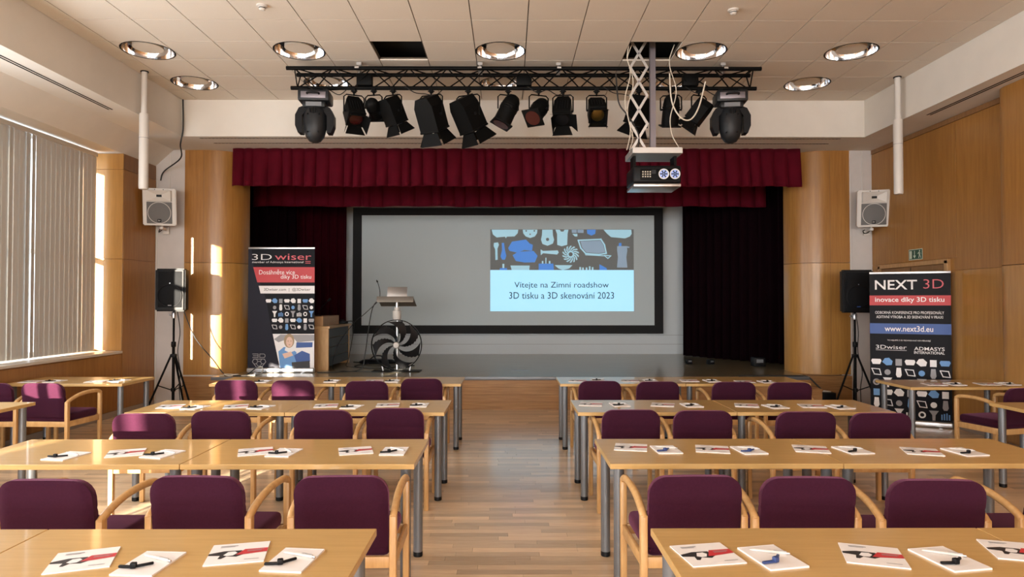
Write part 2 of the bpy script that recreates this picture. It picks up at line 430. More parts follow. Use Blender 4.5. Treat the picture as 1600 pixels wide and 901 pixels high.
# vertical blinds
XBL = -5.98
opens = [(-6.45, -5.02, 2.02), (-3.94, -3.29, 2.10), (2.10, 2.65, 1.45), (3.0, 3.6, 1.40), (5.9, 6.65, 3.0), (7.62, 7.78, 3.0)]   # from, to, lower edge of the added sun blocker
blind = thing('vertical_blind', 'grey fabric vertical blinds hanging in front of the left window', 'blind', (XBL, 9.0, .95))
bm = B(); bx(bm, -.03, .03, YB - 8.9, .80, 2.80, 2.86, .005); mk('headrail', bm, 'white_plastic', blind)
bm = B(); Wd = .145; sag = .010; HS = 2.80; n = 6; va = []
for i in range(n + 1):
    t = i / n - .5
    va.append((sag * (1 - 4 * t * t), t * Wd))
poly = va + [(a - .0012, b) for a, b in va[::-1]]
prism(bm, poly, HS); slat0 = mk('slat', bm, 'blind_fabric', blind)
first = True; yy = 9.76; far_b = B(); k = 0
while yy > YB + .1:
    if not any(a - .03 < yy < b + .03 for a, b, c in opens):
        ang = 9 + random.uniform(-.7, .7)
        if k in (13,): ang += 11
        if k in (14, 17): ang += 8.5
        if k == 3: ang += 6
        if yy > 4.0:
            o = slat0 if first else inst('slat', slat0, blind); first = False
            o.location = (0, yy - 9.0, .004); o.rotation_euler = (0, 0, R(ang))
        else:
            prism(far_b, poly, HS, T(0, yy - 9.0, .004) @ RZ(9))
    yy -= .095; k += 1
tag(mk('rear_slats', far_b, 'blind_fabric', blind), kind='stuff')
for a, b, c in opens:                    # unseen sheets added in the open stretches to trim the sun patches
    bm = B(); bx(bm, -.006, -.001, a - 9.06, b - 8.94, c - .95, 2.80); mk('sun_blocker', bm, 'blind_fabric', blind, False)

# right wall
bm = B(); bx(bm, XR, 6.3, YB, YC + .2, 0, ZS)
wr = struct('wall_right', bm, 'panel_wood', 'orange wood panelled wall with the exit door')
for ya, yb, za, zb, m in ((8.84, YC - .01, 2.24, 4.02, 'panel_wood'), (8.02, 8.832, 2.07, 4.02, 'panel_wood'), (8.02, 8.94, .09, 2.062, 'panel_wood_pale'), (10.68, YC - .01, .09, 2.232, 'panel_wood')):
    bm = B(); bx(bm, XR - .012, XR, ya, yb, za, zb, .002); mk('panel', bm, m, wr, False)
bm = B(); bx(bm, XR - .02, XR, 8.02, YC - .01, 4.03, 4.095); mk('top_strip', bm, 'door_wood', wr, False)
# rounded panel bay that projects from the right wall
arc = [(XR - .26 * math.sin(R(9 * k)), 7.60 + .26 * math.cos(R(9 * k))) for k in range(0, 11)] + [(XR - .26, 6.35), (XR, 6.35)]
for za, zb in ((.09, 2.062), (2.07, 4.095)):
    bm = B(); prism(bm, arc, zb - za, T(0, 0, za)); mk('curved_panel', bm, 'panel_wood_pale' if za < 1 else 'panel_wood', wr)
bm = B(); bx(bm, XR - .028, XR - .013, 8.02, 8.94, 0, .085); struct('baseboard_right', bm, 'baseboard', 'grey baseboard under the panelled right wall')
# door
door = B(); bx(door, XR - .03, XR - .004, 9.06, 10.60, .01, 2.16, .003)
dr = struct('door_1', door, 'door_wood', 'dark wood double door behind the dark roll-up banner')
bm = B(); bx(bm, XR - .05, XR, 8.97, 9.04, 0, 2.21, .004); bx(bm, XR - .05, XR, 10.61, 10.67, 0, 2.21, .004); bx(bm, XR - .05, XR, 8.97, 10.67, 2.165, 2.225, .004); mk('door_frame', bm, 'desk_wood', dr, False)
bm = B(); bx(bm, XR - .034, XR - .003, 9.815, 9.825, .01, 2.15); mk('door_gap', bm, 'void', dr, False)
bm = B(); cyl(bm, (XR - .07, 9.75, 1.05), (XR - .07, 9.62, 1.05), .01); cyl(bm, (XR - .03, 9.75, 1.05), (XR - .075, 9.75, 1.05), .01); mk('door_handle', bm, 'silver', dr)
# rear wall with three tall windows
bm = B()
edges = [-6.35, -4.9, -2.3, -1.2, 1.4, 2.5, 5.1, 6.4]
for i in range(0, 7, 2): bx(bm, edges[i], edges[i + 1], YB - .15, YB, 0, ZC + .3)
for i in range(1, 7, 2): bx(bm, edges[i], edges[i + 1], YB - .15, YB, 0, 1.05); bx(bm, edges[i], edges[i + 1], YB - .15, YB, 3.65, ZC + .3)
wrear = struct('wall_rear', bm, 'plaster', 'plaster wall behind the viewpoint')
for i in range(1, 7, 2):
    bm = B(); bx(bm, edges[i] - .05, edges[i + 1] + .05, YB + .02, YB + .03, 1.0, 3.7)  # sheet added over the unseen window so no direct sun enters
    struct('window_%d' % (i // 2 + 2), bm, 'blind_fabric', 'rear window with a pale sheet added to keep out the sun')

# columns
for nm, xa, xb, lab in (('trim_6', XL, -5.22, 'white painted column left of the stage'), ('trim_7', 5.51, XR + .05, 'pale painted column right of the stage')):
    bm = B(); bx(bm, xa, xb, YC, YC + .3, 0, ZS); c = struct(nm, bm, 'white_paint', lab)
    bm = B(); xm = xa + .03 if xa < 0 else xa + .015; bx(bm, xm - .012, xm + .012, YC - .012, YC, .02, ZS - .5 if xa < 0 else ZS - .01, .003); mk('cable_duct', bm, 'white_plastic', c)
    bm = B(); xm = (xa + xb) / 2; bx(bm, xm - .008, xm + .008, YC - .010, YC, 3.35, ZS - .01, .002); mk('cable_duct', bm, 'white_plastic', c)
# curved wooden panels at both sides of the stage opening
def side_panel(sgn, xo, xi, name, lab):
    # flat part from the column, then a convex curve turning into the stage
    rr = .50
    pl = [(xo, YC)]
    xf = xi - sgn * rr
    for k in range(0, 13):
        a = R(90 * k / 12); pl.append((xf + sgn * rr * math.sin(a), YC + .02 + rr * (1 - math.cos(a)) * 1.0 - .02))
    pl += [(xi - sgn * .02, YC + rr + .02), (xo, YC + .3)]
    root = None
    zs = [(ZST - .02, 2.28), (2.286, ZS)]
    for za, zb in zs:
        bm = B(); prism(bm, pl, zb - za, T(0, 0, za))
        if root is None: root = struct(name, bm, 'panel_wood_pale', lab, smooth=True)
        else: mk('upper_panel', bm, 'panel_wood', root)
    bm = B(); xs2 = xo + (xf - xo) * .85; bx(bm, xs2 - .003, xs2 + .003, YC - .0015, YC + .01, ZST, ZS); mk('joint', bm, 'door_wood', root, False)
side_panel(1, -5.22, -4.36, 'trim_8', 'curved orange wood panel on the left of the stage')
side_panel(-1, 5.51, 4.64, 'trim_9', 'curved orange wood panel on the right of the stage')
# stage
bm = B(); bx(bm, -6.6, 6.9, YC + .52, 15.2, 0, ZST - .025); bx(bm, -4.36, 4.64, YC - .2, YC + .52, 0, ZST - .025)
stage = struct('stage_platform', bm, 'stage_front', 'raised wooden stage platform')
bm = B(); bx(bm, -4.36, 4.64, YC, 15.2, ZST - .025, ZST); bx(bm, -6.6, -4.36, YC + .6, 15.2, ZST - .025, ZST); bx(bm, 4.64, 6.9, YC + .6, 15.2, ZST - .025, ZST); bx(bm, -4.56, 4.63, 10.42, YC - .001, ZST - .025, ZST)
mk('stage_floor', bm, 'stage_floor', stage, False)
bm = B(); bx(bm, -4.56, 4.63, 10.43, YC - .001, 0, ZST - .026); mk('apron_front', bm, 'stage_front', stage, False)
bm = B(); bx(bm, -4.56, 4.63, 10.405, 10.43, ZST - .05, ZST + .002, .004); mk('edge_strip', bm, 'leg_metal', stage)
for i in range(4):
    bm = B(); bx(bm, -4.555, 4.625, 10.422, 10.43, .005 + i * .112, .005 + i * .112 + .109, .001); mk('front_board', bm, 'stage_front', stage, False)
bm = B(); bx(bm, -5.22, -4.56, YC - .03, YC + .1, 0, ZST - .04); bx(bm, 4.63, 5.51, YC - .03, YC + .1, 0, ZST - .04); mk('side_plinth', bm, 'stage_front', stage, False)
bm = B(); bx(bm, -5.22, -4.57, YC - .035, YC - .001, ZST - .04, ZST - .02); mk('plinth_trim', bm, 'white_paint', stage, False)
bm = B(); bx(bm, .05, .33, 11.35, 11.41, ZST, ZST + .004); mk('floor_hatch', bm, 'leg_metal', stage, False)
# stage house
bm = B(); bx(bm, -6.7, -6.6, YC + .3, 15.2, 0, 5.0); struct('wall_stage_left', bm, 'void', 'dark side wall of the stage')
bm = B(); bx(bm, 6.9, 7.0, YC + .3, 15.2, 0, 5.0); struct('wall_stage_right', bm, 'void', 'dark side wall of the stage')
bm = B(); bx(bm, -6.7, 7.0, YC + .3, 15.2, 4.4, 4.5); bx(bm, -6.7, 7.0, YC + .3, YC + .35, ZS, 4.5); bx(bm, -6.7, -5.2, YC + .3, YC + .35, 0, 4.5); bx(bm, 5.5, 7.0, YC + .3, YC + .35, 0, 4.5); struct('ceiling_stage', bm, 'void', 'black stage ceiling')
bm = B(); bx(bm, -6.7, 7.0, 14.92, 15.2, 0, 4.5); wb = struct('wall_back', bm, 'backdrop', 'white back wall of the stage')
for z in (.72, .92):
    bm = B(); bx(bm, -3.6, 3.9, 14.914, 14.921, z - .004, z + .004); mk('joint', bm, 'print_grey', wb, False)

# ================================================================== CURTAINS
def valance(name, x0, x1, yv, z0, z1, period, amp, m, lab, seed):
    rnd = random.Random(seed); bm = B(); n = int((x1 - x0) / .016); rows = 7; V = []
    ph = 0.0; cols = []
    x = x0; t = 0.0; per = period
    for i in range(n + 1):
        x = x0 + (x1 - x0) * i / n
        t += (x1 - x0) / n / per
        if t >= 1: t -= 1; per = period * rnd.uniform(.7, 1.35)
        saw = math.sin(math.pi * min(1, t)) ** .55 * (.75 + .5 * t)
        cols.append((x, saw, math.sin(i * .13 + seed) * .5 + math.sin(i * .041) * .5))
    for j in range(rows + 1):
        v = j / rows; row = []
        for x, s, wv in cols:
            zb = z0 + .012 * wv + .02 * (1 - s) * .5
            row.append(bm.verts.new((x + .012 * wv * v, yv - amp * (.35 + .9 * v) * s, z1 + (zb - z1) * v)))
        V.append(row)
    for j in range(rows):
        for i in range(n): bm.faces.new((V[j][i], V[j][i + 1], V[j + 1][i + 1], V[j + 1][i]))
    o = mk(name, bm, m, None, True, 50); tag(o, lab, 'curtain')
    md = o.modifiers.new('thickness', 'SOLIDIFY'); md.thickness = .006
    return o
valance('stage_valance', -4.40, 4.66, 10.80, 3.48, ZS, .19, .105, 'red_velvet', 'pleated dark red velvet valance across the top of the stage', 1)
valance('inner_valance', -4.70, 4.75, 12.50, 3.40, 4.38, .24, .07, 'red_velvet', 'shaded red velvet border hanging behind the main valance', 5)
def drape(name, path, z0, z1, period, amp, m, lab):
    P = smooth_path([Vector((a, b, 0)) for a, b in path], 40); bm = B(); top = []; bot = []; d = 0.0
    for i, p in enumerate(P):
        if i: d += (P[i] - P[i - 1]).length
        t = (P[min(i + 1, len(P) - 1)] - P[max(i - 1, 0)]).normalized(); nn = Vector((-t.y, t.x, 0))
        a = amp * math.sin(2 * math.pi * d / period + .7 * math.sin(d * 2.1)) * (1 + .3 * math.sin(d * 1.3))
        q = p + nn * a
        top.append(bm.verts.new((q.x, q.y, z1))); q2 = p + nn * a * 1.25; bot.append(bm.verts.new((q2.x, q2.y, z0)))
    for i in range(len(P) - 1): bm.faces.new((top[i], top[i + 1], bot[i + 1], bot[i]))
    o = mk(name, bm, m, None, True, 80); tag(o, lab, 'curtain')
    md = o.modifiers.new('thickness', 'SOLIDIFY'); md.thickness = .006
    return o
drape('stage_curtain', [(-4.52, 11.75), (-5.2, 12.3), (-4.75, 12.9), (-4.2, 13.5)], ZST + .01, 4.36, .20, .05, 'shaded_velvet', 'maroon velvet curtain coloured near black for shade, gathered behind the roll-up banner')
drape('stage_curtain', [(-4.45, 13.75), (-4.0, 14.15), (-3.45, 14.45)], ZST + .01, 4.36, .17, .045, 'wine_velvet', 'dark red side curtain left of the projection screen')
drape('stage_curtain', [(3.72, 14.45), (4.2, 13.7), (4.7, 12.9), (5.2, 12.2), (4.85, 11.75)], ZST + .01, 4.36, .20, .05, 'shaded_velvet', 'maroon velvet side curtain coloured near black for shade, right of the projection screen')

# ================================================================== PROJECTION SCREEN
scr = thing('projection_screen', 'large black framed projection screen showing the welcome slide', 'screen', (0, 14.78, 0))
X0, X1, Z0, Z1 = -3.21, 3.18, 1.14, 3.54
bm = B(); bx(bm, X0, X1, -.004, .03, Z0, Z1); mk('screen_sheet', bm, 'screen_white', scr, False)
bm = B(); bx(bm, -3.40, X0, -.02, .03, .96, 3.70); bx(bm, X1, 3.37, -.02, .03, .96, 3.70); bx(bm, X0, X1, -.02, .03, .96, Z0); bx(bm, X0, X1, -.02, .03, Z1, 3.70); mk('screen_frame', bm, 'screen_border', scr, False)
bm = B(); cyl(bm, (-3.45, .04, 3.78), (3.42, .04, 3.78), .06); mk('roller_case', bm, 'white_plastic', scr)
bm = B(); bx(bm, -.404, 2.73, -.0055, -.0045, Z0 + .31, 3.235); sl = mk('slide', bm, 'slide_ground', scr, False)
def SX(cx): return -.404 + (cx - 130) / (1258 - 130) * 3.134      # from the enlarged view of the slide
def SZ(cy): return 3.235 - (cy - 95) / (728 - 95) * 1.788
mkflat('slide_box', [rect(SX(130), SX(1258), SZ(728), SZ(410))], 'slide_white', sl, -.0065)
text('slide_lettering', 'Vítejte na Zimní roadshow', 'slide_text', sl, SX(690), SZ(531), SX(1062) - SX(320), SZ(505) - SZ(562), -.008)
text('slide_lettering', '3D tisku a 3D skenování 2023', 'slide_text', sl, SX(690), SZ(606), SX(1102) - SX(278), SZ(580) - SZ(632), -.008)
def SP(l): return [(SX(a), SZ(b)) for a, b in l]
pale, mid, blue = [], [], []
pale += [SP([(140, 97), (350, 97), (345, 125), (320, 150), (260, 152), (252, 165), (246, 152), (180, 158), (150, 135)])]
pale += [SP([(385, 97), (500, 97), (498, 125), (480, 150), (443, 162), (408, 150), (388, 125)])]
pale += [SP([(538, 97), (620, 97), (622, 140), (632, 175), (622, 205), (580, 222), (540, 208), (528, 175), (536, 140)])]
pale += [SP([(642, 97), (676, 97), (685, 112), (705, 112), (714, 97), (745, 97), (738, 130), (735, 215), (690, 226), (656, 215), (655, 130)])]
pale += [SP([(775, 130), (815, 130), (815, 150), (795, 150)])]
mid += [SP([(770, 97), (810, 97), (810, 122), (772, 122)]), SP([(816, 97), (864, 97), (864, 122), (816, 122)])]
pale += [SP([(1020, 97), (1240, 97), (1243, 130), (1228, 150), (1190, 165), (1080, 155), (1050, 130)])]
pale += [SP([(158, 200), (190, 196), (198, 215), (186, 245), (188, 330), (170, 333), (168, 250), (156, 225)])]
blue += [SP(p) for p in ([(220, 200), (238, 200), (244, 250), (256, 300), (245, 330), (222, 330), (210, 305), (222, 255)], [(890, 97), (960, 97), (955, 130), (925, 143), (892, 128)],
         [(270, 240), (300, 190), (410, 174), (440, 205), (465, 215), (458, 262), (400, 255), (340, 275), (280, 262)], [(305, 295), (350, 268), (470, 262), (502, 300), (480, 350), (400, 352), (330, 340)],
         [(510, 360), (625, 360), (630, 410), (510, 410)], [(988, 365), (1045, 395), (1048, 410), (988, 410)], [(205, 395), (262, 395), (262, 410), (205, 410)])]
pale += [SP([(525, 250), (545, 262), (660, 258), (668, 275), (655, 290), (545, 280), (527, 296)])]
pale += [SP(p) for p in ([(288, 375), (440, 375), (436, 410), (298, 410)], [(635, 372), (776, 372), (750, 398), (700, 410), (665, 398)], [(535, 340), (547, 340), (547, 365), (535, 365)], [(563, 315), (571, 315), (571, 365), (563, 365)], [(590, 340), (602, 340), (602, 365), (590, 365)], [(525, 365), (612, 365), (600, 385), (535, 385)], [(225, 362), (240, 362), (240, 405), (225, 405)])]
for a in (830, 852, 880, 905, 928): pale.append(SP([(a, 375 + (a % 7) * 3), (a + 13, 375 + (a % 7) * 3), (a + 13, 410), (a, 410)]))
fan0 = len(pale)
for k in range(14):
    a = 2 * math.pi * k / 14
    q = [(762 + r * math.cos(a + da), 288 + r * math.sin(a + da)) for r, da in ((24, 0), (45, .25), (66, .62), (66, .82), (42, .50), (24, .25))]
    pale.append(SP(q))
pale += [[p for p in q] for q in ringp(SX(762), SZ(288), .075, .075, .4)]
fan1 = len(pale)
mir = SP([(822, 180), (1000, 172), (1028, 215), (1042, 280), (985, 290), (880, 282), (842, 240)])
mid.append(SP([(838, 188), (996, 182), (1020, 218), (1032, 272), (985, 281), (885, 273), (852, 236)]))
frame = stroke(mir, .03, True) + stroke(SP([(880, 292), (1030, 300), (1055, 320), (1078, 300), (1030, 296)]), .02)
mid += [SP([(1128, 225), (1205, 225), (1208, 260), (1200, 310), (1208, 390), (1126, 390), (1134, 310), (1128, 260)])]
blue += [SP([(1142, 200), (1162, 200), (1162, 225), (1140, 225)])]
mid += [SP([(1205, 226), (1226, 230), (1222, 240), (1205, 236)])]
def clampz(L): return [[(a, b) for a, b in p] for p in L]
fanp = pale[fan0:fan1]; pale = pale[:fan0] + pale[fan1:]
for P_, m_ in ((pale, 'slide_pale'), (mid, 'slide_mid'), (blue, 'slide_blue')):
    for q in P_: mkflat('slide_picture', [q], m_, sl, {'slide_pale': -.0060, 'slide_mid': -.0061, 'slide_blue': -.0062}[m_])
tag(mkflat('slide_picture', fanp, 'slide_pale', sl, -.0060), kind='stuff')
mkflat('slide_picture', frame, 'slide_pale', sl, -.0063)
mkflat('slide_picture', [ell(SX(580), SZ(173), .035, .035), ell(SX(412), SZ(107), .018, .018), ell(SX(476), SZ(107), .018, .018), ell(SX(443), SZ(133), .016, .016)], 'slide_ground', sl, -.0064)

# ================================================================== TABLES
def make_table(L, dp=.70):
    t = thing('conference_table', 'x', 'table', group='beech conference tables')
    bm = B(); bx(bm, -L / 2, L / 2, -dp / 2, dp / 2, .712, .742, .003); mk('tabletop', bm, 'beech_top', t, False)
    bm = B(); a, b = L / 2 - .06, dp / 2 - .08
    cyl(bm, (0, 0, .018), (0, 0, .712), .03, 16); lg = mk('leg', bm, 'leg_metal', t)
    bm = B(); lathe(bm, [(.028, 0), (.031, .004), (.031, .03), (.03, .032)], 16); ft = mk('foot', bm, 'black_plastic', lg)
    lg.location = (-a, -b, 0)
    for x, y in ((a, -b), (-a, b), (a, b)):
        l = inst('leg', lg, t); l.location = (x, y, 0); inst('foot', ft, l)
    return t
tb13 = make_table(1.316); tb14 = make_table(1.396)
ROWN = {1: 'fourth row from stage', 2: 'third row from stage', 3: 'second row from stage', 4: 'first row from stage'}
YFAR = {1: 2.75, 2: 4.53, 3: 6.31, 4: 8.25}
used = {}
def place(proto, loc, rz, label):
    if proto.name not in used:
        used[proto.name] = 1; proto.location = loc; proto.rotation_euler = (0, 0, R(rz)); proto['label'] = label; return proto
    return dup(proto, loc, rz, label)
for r in (1, 2, 3, 4):
    L = 1.40 if r == 4 else 1.32; pr = tb14 if r == 4 else tb13
    for k in range(2):
        which = 'aisle-side' if k == 0 else 'outer'
        place(pr, (-.53 - L * (k + .5), YFAR[r] - .35, 0), 0, f'{which} beech table left of the aisle, {ROWN[r]}')
        place(pr, (.57 + L * (k + .5), YFAR[r] - .35, 0), 0, f'{which} beech table right of the aisle, {ROWN[r]}')
place(tb13, (-4.96, 7.92, 0), 0, 'beech table against the window wall, nearest the stage')
place(tb13, (-4.97, 5.86, 0), 0, 'beech table under the blinds at the left edge of the picture')
place(tb13, (4.95, 7.58, 0), 0, 'beech table in front of the tall dark banner on the floor')
place(tb13, (5.02, 5.80, 0), 0, 'beech table at the right edge, beside the right wall')

# ================================================================== CHAIRS
def pillow_back(bm, wd, z0, z1, th):
    rc = .085; zs = [0, .02, .06, .12, .18, .20, .215, .23, .27]; h = z1 - z0
    zs = [q for q in zs if q < h - rc] + [h - rc + rc * math.sin(R(a)) for a in (0, 20, 40, 55, 68, 78, 86)] 
    n = 12; F = []; Bk = []
    for q in zs:
        hw = wd / 2
        if q > h - rc: hw = wd / 2 - rc + rc * math.sqrt(max(0, 1 - ((q - (h - rc)) / rc) ** 2))
        if q < .02: hw -= .008
        ez = min(1, min(q + .012, h - q + .006) / .035); f = []; b = []
        for i in range(n + 1):
            u = -1 + 2 * i / n; u = math.copysign(abs(u) ** .8, u); x = hw * u
            e = min(1, (hw * (1 - abs(u)) + .004) / .03)
            t = th / 2 * (.35 + .65 * math.sqrt(min(e, ez)))
            if abs(q - .215) < .004: t -= .005
            yc = .16 * x * x - q * .15 - .012 * (u * u)
            f.append(bm.verts.new((x, yc + t, z0 + q))); b.append(bm.verts.new((x, yc - t, z0 + q)))
        F.append(f); Bk.append(b)
    for j in range(len(zs) - 1):
        for i in range(n):
            bm.faces.new((F[j][i], F[j + 1][i], F[j + 1][i + 1], F[j][i + 1])); bm.faces.new((Bk[j][i], Bk[j][i + 1], Bk[j + 1][i + 1], Bk[j + 1][i]))
        bm.faces.new((F[j][0], Bk[j][0], Bk[j + 1][0], F[j + 1][0])); bm.faces.new((F[j][n], F[j + 1][n], Bk[j + 1][n], Bk[j][n]))
    for i in range(n):
        bm.faces.new((F[0][i], F[0][i + 1], Bk[0][i + 1], Bk[0][i])); bm.faces.new((F[-1][i], Bk[-1][i], Bk[-1][i + 1], F[-1][i + 1]))
    return bm
def make_chair():
    t = thing('armchair', 'x', 'chair', group='purple upholstered armchairs')
    bm = B(); box(bm, (0, .015, .447), (.455, .49, .085), I4, .03, 3); mk('seat', bm, 'purple_fabric', t, ang=60)
    bm = B(); pillow_back(bm, .452, .455, .812, .062); o = mk('backrest', bm, 'purple_fabric', t, ang=60); o.location = (0, -.215, 0)
    for s in (-1, 1):
        bm = B(); box(bm, (s * .246, -.238, .31), (.036, .044, .62), I4, .008); mk('rear_post', bm, 'beech', t)
        bm = B(); box(bm, (s * .252, .255, .325), (.036, .04, .65), I4, .009); mk('front_leg', bm, 'beech', t)
        P = smooth_path([(s * .246, -.250, .600), (s * .248, -.215, .628), (s * .248, -.10, .664), (s * .250, .02, .682), (s * .252, .14, .684), (s * .252, .22, .676), (s * .252, .262, .655)], 4)
        bm = B(); tube(bm, P, .0195, 8); mk('armrest', bm, 'beech', t, ang=50)
        bm = B(); M = T(s * .249, .01, .385) @ RZ(-s * .7); box(bm, (0, 0, 0), (.022, .46, .058), M, .004); mk('side_rail', bm, 'beech', t)
    bm = B(); box(bm, (0, .255, .385), (.49, .022, .055), I4, .004); mk('front_rail', bm, 'beech', t)
    bm = B(); box(bm, (0, -.238, .385), (.46, .022, .055), I4, .004); mk('rear_rail', bm, 'beech', t)
    return t
chair = make_chair()
chairs = {('left', 2): [(-.82, 3.30, 2), (-1.50, 3.30, -2), (-2.19, 3.24, -1)],
          ('right', 2): [(.90, 3.30, 1), (1.445, 3.27, -1), (2.04, 3.22, -2), (2.72, 3.25, 0)],
          ('left', 3): [(-.90, 5.38, 0), (-1.445, 5.29, 0), (-2.222, 5.26, -1), (-2.77, 5.14, 3)],
          ('right', 3): [(.955, 5.30, 0), (1.51, 5.26, -1), (2.28, 5.20, 0), (2.826, 5.14, -1)],
          ('left', 4): [(-.96, 7.44, 1), (-1.51, 7.22, 0), (-2.31, 7.28, -1), (-2.92, 7.30, -2)],
          ('right', 4): [(.97, 7.22, 0), (1.57, 7.16, 1), (2.37, 7.12, -1), (2.94, 7.08, 0)]}
for (side, r), L in chairs.items():
    for i, (x, yb, rz) in enumerate(L):
        place(chair, (x, yb + .27, 0), rz, f'purple armchair, {ORD[i + 1]} from the aisle, {side} tables, {ROWN[r]}')
place(chair, (-4.80, 7.31, 0), -4, 'purple armchair with a sunlit stripe at the table by the window wall')
place(chair, (-5.36, 7.31, 0), 0, 'purple armchair half out of frame by the window wall')
place(chair, (4.98, 6.88, 0), 14, 'purple armchair standing askew between the two tables by the right wall')

# ================================================================== PAPERS ON THE TABLES
ZT = .742
def make_brochure():
    t = thing('brochure', 'x', 'brochure', group='printed brochures on the tables')
    bm = B(); bx(bm, -.10, .10, -.10, .10, 0, .004); mk('cover', bm, 'paper', t, False)
    def pr(name, polys, m, z):
        bm = B()
        for p in polys: bm.faces.new([bm.verts.new((a, b, z)) for a, b in p])
        fix(bm, Vector((0, 0, 1))); o = mk(name, bm, m, t, False)
        if name == 'printed_lines': tag(o, kind='stuff')
    pr('photo_print', [[(-.10, -.012), (-.10, .006), (-.05, .024), (.010, .022), (.026, -.015), (.0, -.040), (-.035, -.030), (-.05, -.052), (-.062, -.050), (-.058, -.02)]], 'print_black', .0044)
    pr('photo_highlight', [[(-.048, -.018), (-.035, .012), (-.012, .014), (-.002, -.002), (-.014, -.026), (-.034, -.028)]], 'print_white', .0047)
    pr('red_band', [[(-.005, -.022), (.02, .03), (.10, .03), (.10, -.008), (.02, -.022)]], 'print_red', .0048)
    pr('printed_lines', [[(.03, .014), (.088, .016), (.088, .020), (.03, .018)], [(.03, .004), (.08, .006), (.08, .010), (.03, .008)], [(-.07, .07), (-.01, .07), (-.01, .076), (-.07, .076)], [(-.07, .062), (-.02, .062), (-.02, .065), (-.07, .065)], [(.03, -.075), (.08, -.075), (.08, -.071), (.03, -.071)]], 'print_grey', .0051)
    return t
def make_pad():
    t = thing('notepad', 'x', 'notepad', group='white notepads on the tables')
    bm = B(); bx(bm, -.074, .074, -.105, .105, 0, .006); mk('sheets', bm, 'paper', t, False)
    bm = B(); bx(bm, -.0742, .0742, .1, .1052, -.0005, .0064); mk('glued_edge', bm, 'print_white', t, False)
    return t
def make_pen():
    t = thing('ballpoint_pen', 'x', 'pen', group='pens on the notepads')
    M = RY(90)
    bm = B(); lathe(bm, [(.0015, -.07), (.0045, -.055), (.005, -.04), (.005, .055)], 8, M); mk('barrel', bm, 'white_plastic', t)
    bm = B(); lathe(bm, [(.0035, .055), (.0035, .066)], 8, M); mk('push_button', bm, 'silver', t)
    bm = B(); bx(bm, .01, .055, -.0015, .0015, .0050, .0070); mk('clip', bm, 'silver', t, False)
    return t
def make_clip(m):
    t = thing('strap_clip', 'x', 'clip', group='small strap clips on the notepads')
    bm = B(); box(bm, (-.026, 0, .0055), (.055, .012, .009), RZ(-12), .003); mk('strap', bm, m, t)
    bm = B(); box(bm, (.028, .003, .0055), (.068, .010, .009), RZ(28), .003); mk('strap', bm, m, t)
    bm = B(); box(bm, (0, 0, .011), (.020, .018, .020), I4, .004); mk('buckle', bm, m, t)
    return t
bro, pad, pen, clipk, clipb = make_brochure(), make_pad(), make_pen(), make_clip('black_plastic'), make_clip('pad_blue')
def onT(px, py):
    D = .914 * FPX / (py - 471.0); return ((px - 795.0) * D / FPX, D)
papers = {('left', 1): [('b', 137, 871, 20), ('p', 239, 877, -4), ('b', 376, 861, 13), ('p', 461, 872, -6)],
 ('right', 1): [('b', 1103, 864, 10), ('p', 1204, 869, 12), ('b', 1361, 866, -18), ('p', 1479, 872, 10), ('b', 1588, 860, -16)],
 ('left', 2): [('p', 109, 711, -10), ('b', 201, 706, 22), ('p', 258, 708, -14), ('b', 402, 704, 20), ('p', 446, 706, -6), ('b', 557, 703, 16), ('p', 617, 704, 0)],
 ('right', 2): [('b', 985, 698, -12), ('p', 1040, 702, 3), ('b', 1112, 701, -14), ('p', 1169, 703, 6), ('b', 1266, 701, -16), ('p', 1331, 703, 8), ('b', 1439, 705, -18), ('p', 1506, 706, 8)],
 ('left', 3): [('b', 270, 634, 12), ('p', 308, 636, -12), ('b', 371, 634, 18), ('p', 410, 635.5, -14), ('b', 511, 633, 10), ('p', 551, 635, -8), ('b', 607, 632, 6), ('p', 656, 632.5, 0)],
 ('right', 3): [('b', 923, 631, -10), ('p', 968, 632, 5), ('b', 1035, 632, -16), ('p', 1080, 633, 4), ('b', 1166, 633, -16), ('p', 1211, 635, 8), ('b', 1268, 634, -10), ('p', 1312, 636, 10)],
 ('left', 4): [('b', 370, 594.5, 10), ('p', 412, 595.5, 0), ('p', 520, 595, 0), ('b', 586, 594.5, 8), ('p', 614, 595, 0)],
 ('right', 4): [('b', 902, 594.5, -8), ('p', 934, 593.5, 0), ('b', 984, 594.5, -6), ('p', 1016, 594.5, 0), ('b', 1077, 594.5, -6), ('p', 1112, 595, 4), ('b', 1163, 596, -5), ('p', 1198, 596.5, 5)]}
def lay(kind, x, y, rz, where, clipmat, pr_i):
    if kind == 'b':
        place(bro, (x, y, ZT), rz, f'white and red brochure, {where}')
    else:
        place(pad, (x, y, ZT), rz, f'white notepad, {where}')
        c = math.cos(R(rz)); s = math.sin(R(rz)); dx, dy = .012, .030
        place(pen, (x + dx * c - dy * s, y + dx * s + dy * c, ZT + .0112), rz - 52 + (pr_i * 37) % 40, f'white pen on notepad {where}')
        dx, dy = -.022, -.055
        cc = clipb if clipmat else clipk
        place(cc, (x + dx * c - dy * s, y + dx * s + dy * c, ZT + .0065), rz + (pr_i * 23) % 30, f'{"blue" if clipmat else "black"} strap clip on notepad {where}')
q = 0
for (side, r), L in papers.items():
    cnt = {'b': 0, 'p': 0}
    LL = L if side == 'right' else L[::-1]
    for kind, px, py, rz in LL:
        x, yv = onT(px, py); cnt[kind] += 1; q += 1
        lay(kind, x, yv, rz, f'{ORD[cnt[kind]]} from aisle, {side} tables, {ROWN[r]}', side == 'right' and r <= 2 and cnt['p'] < 4 and cnt['p'] != 3 if r == 2 else (side == 'right' and r == 1 and cnt['p'] == 1), q)
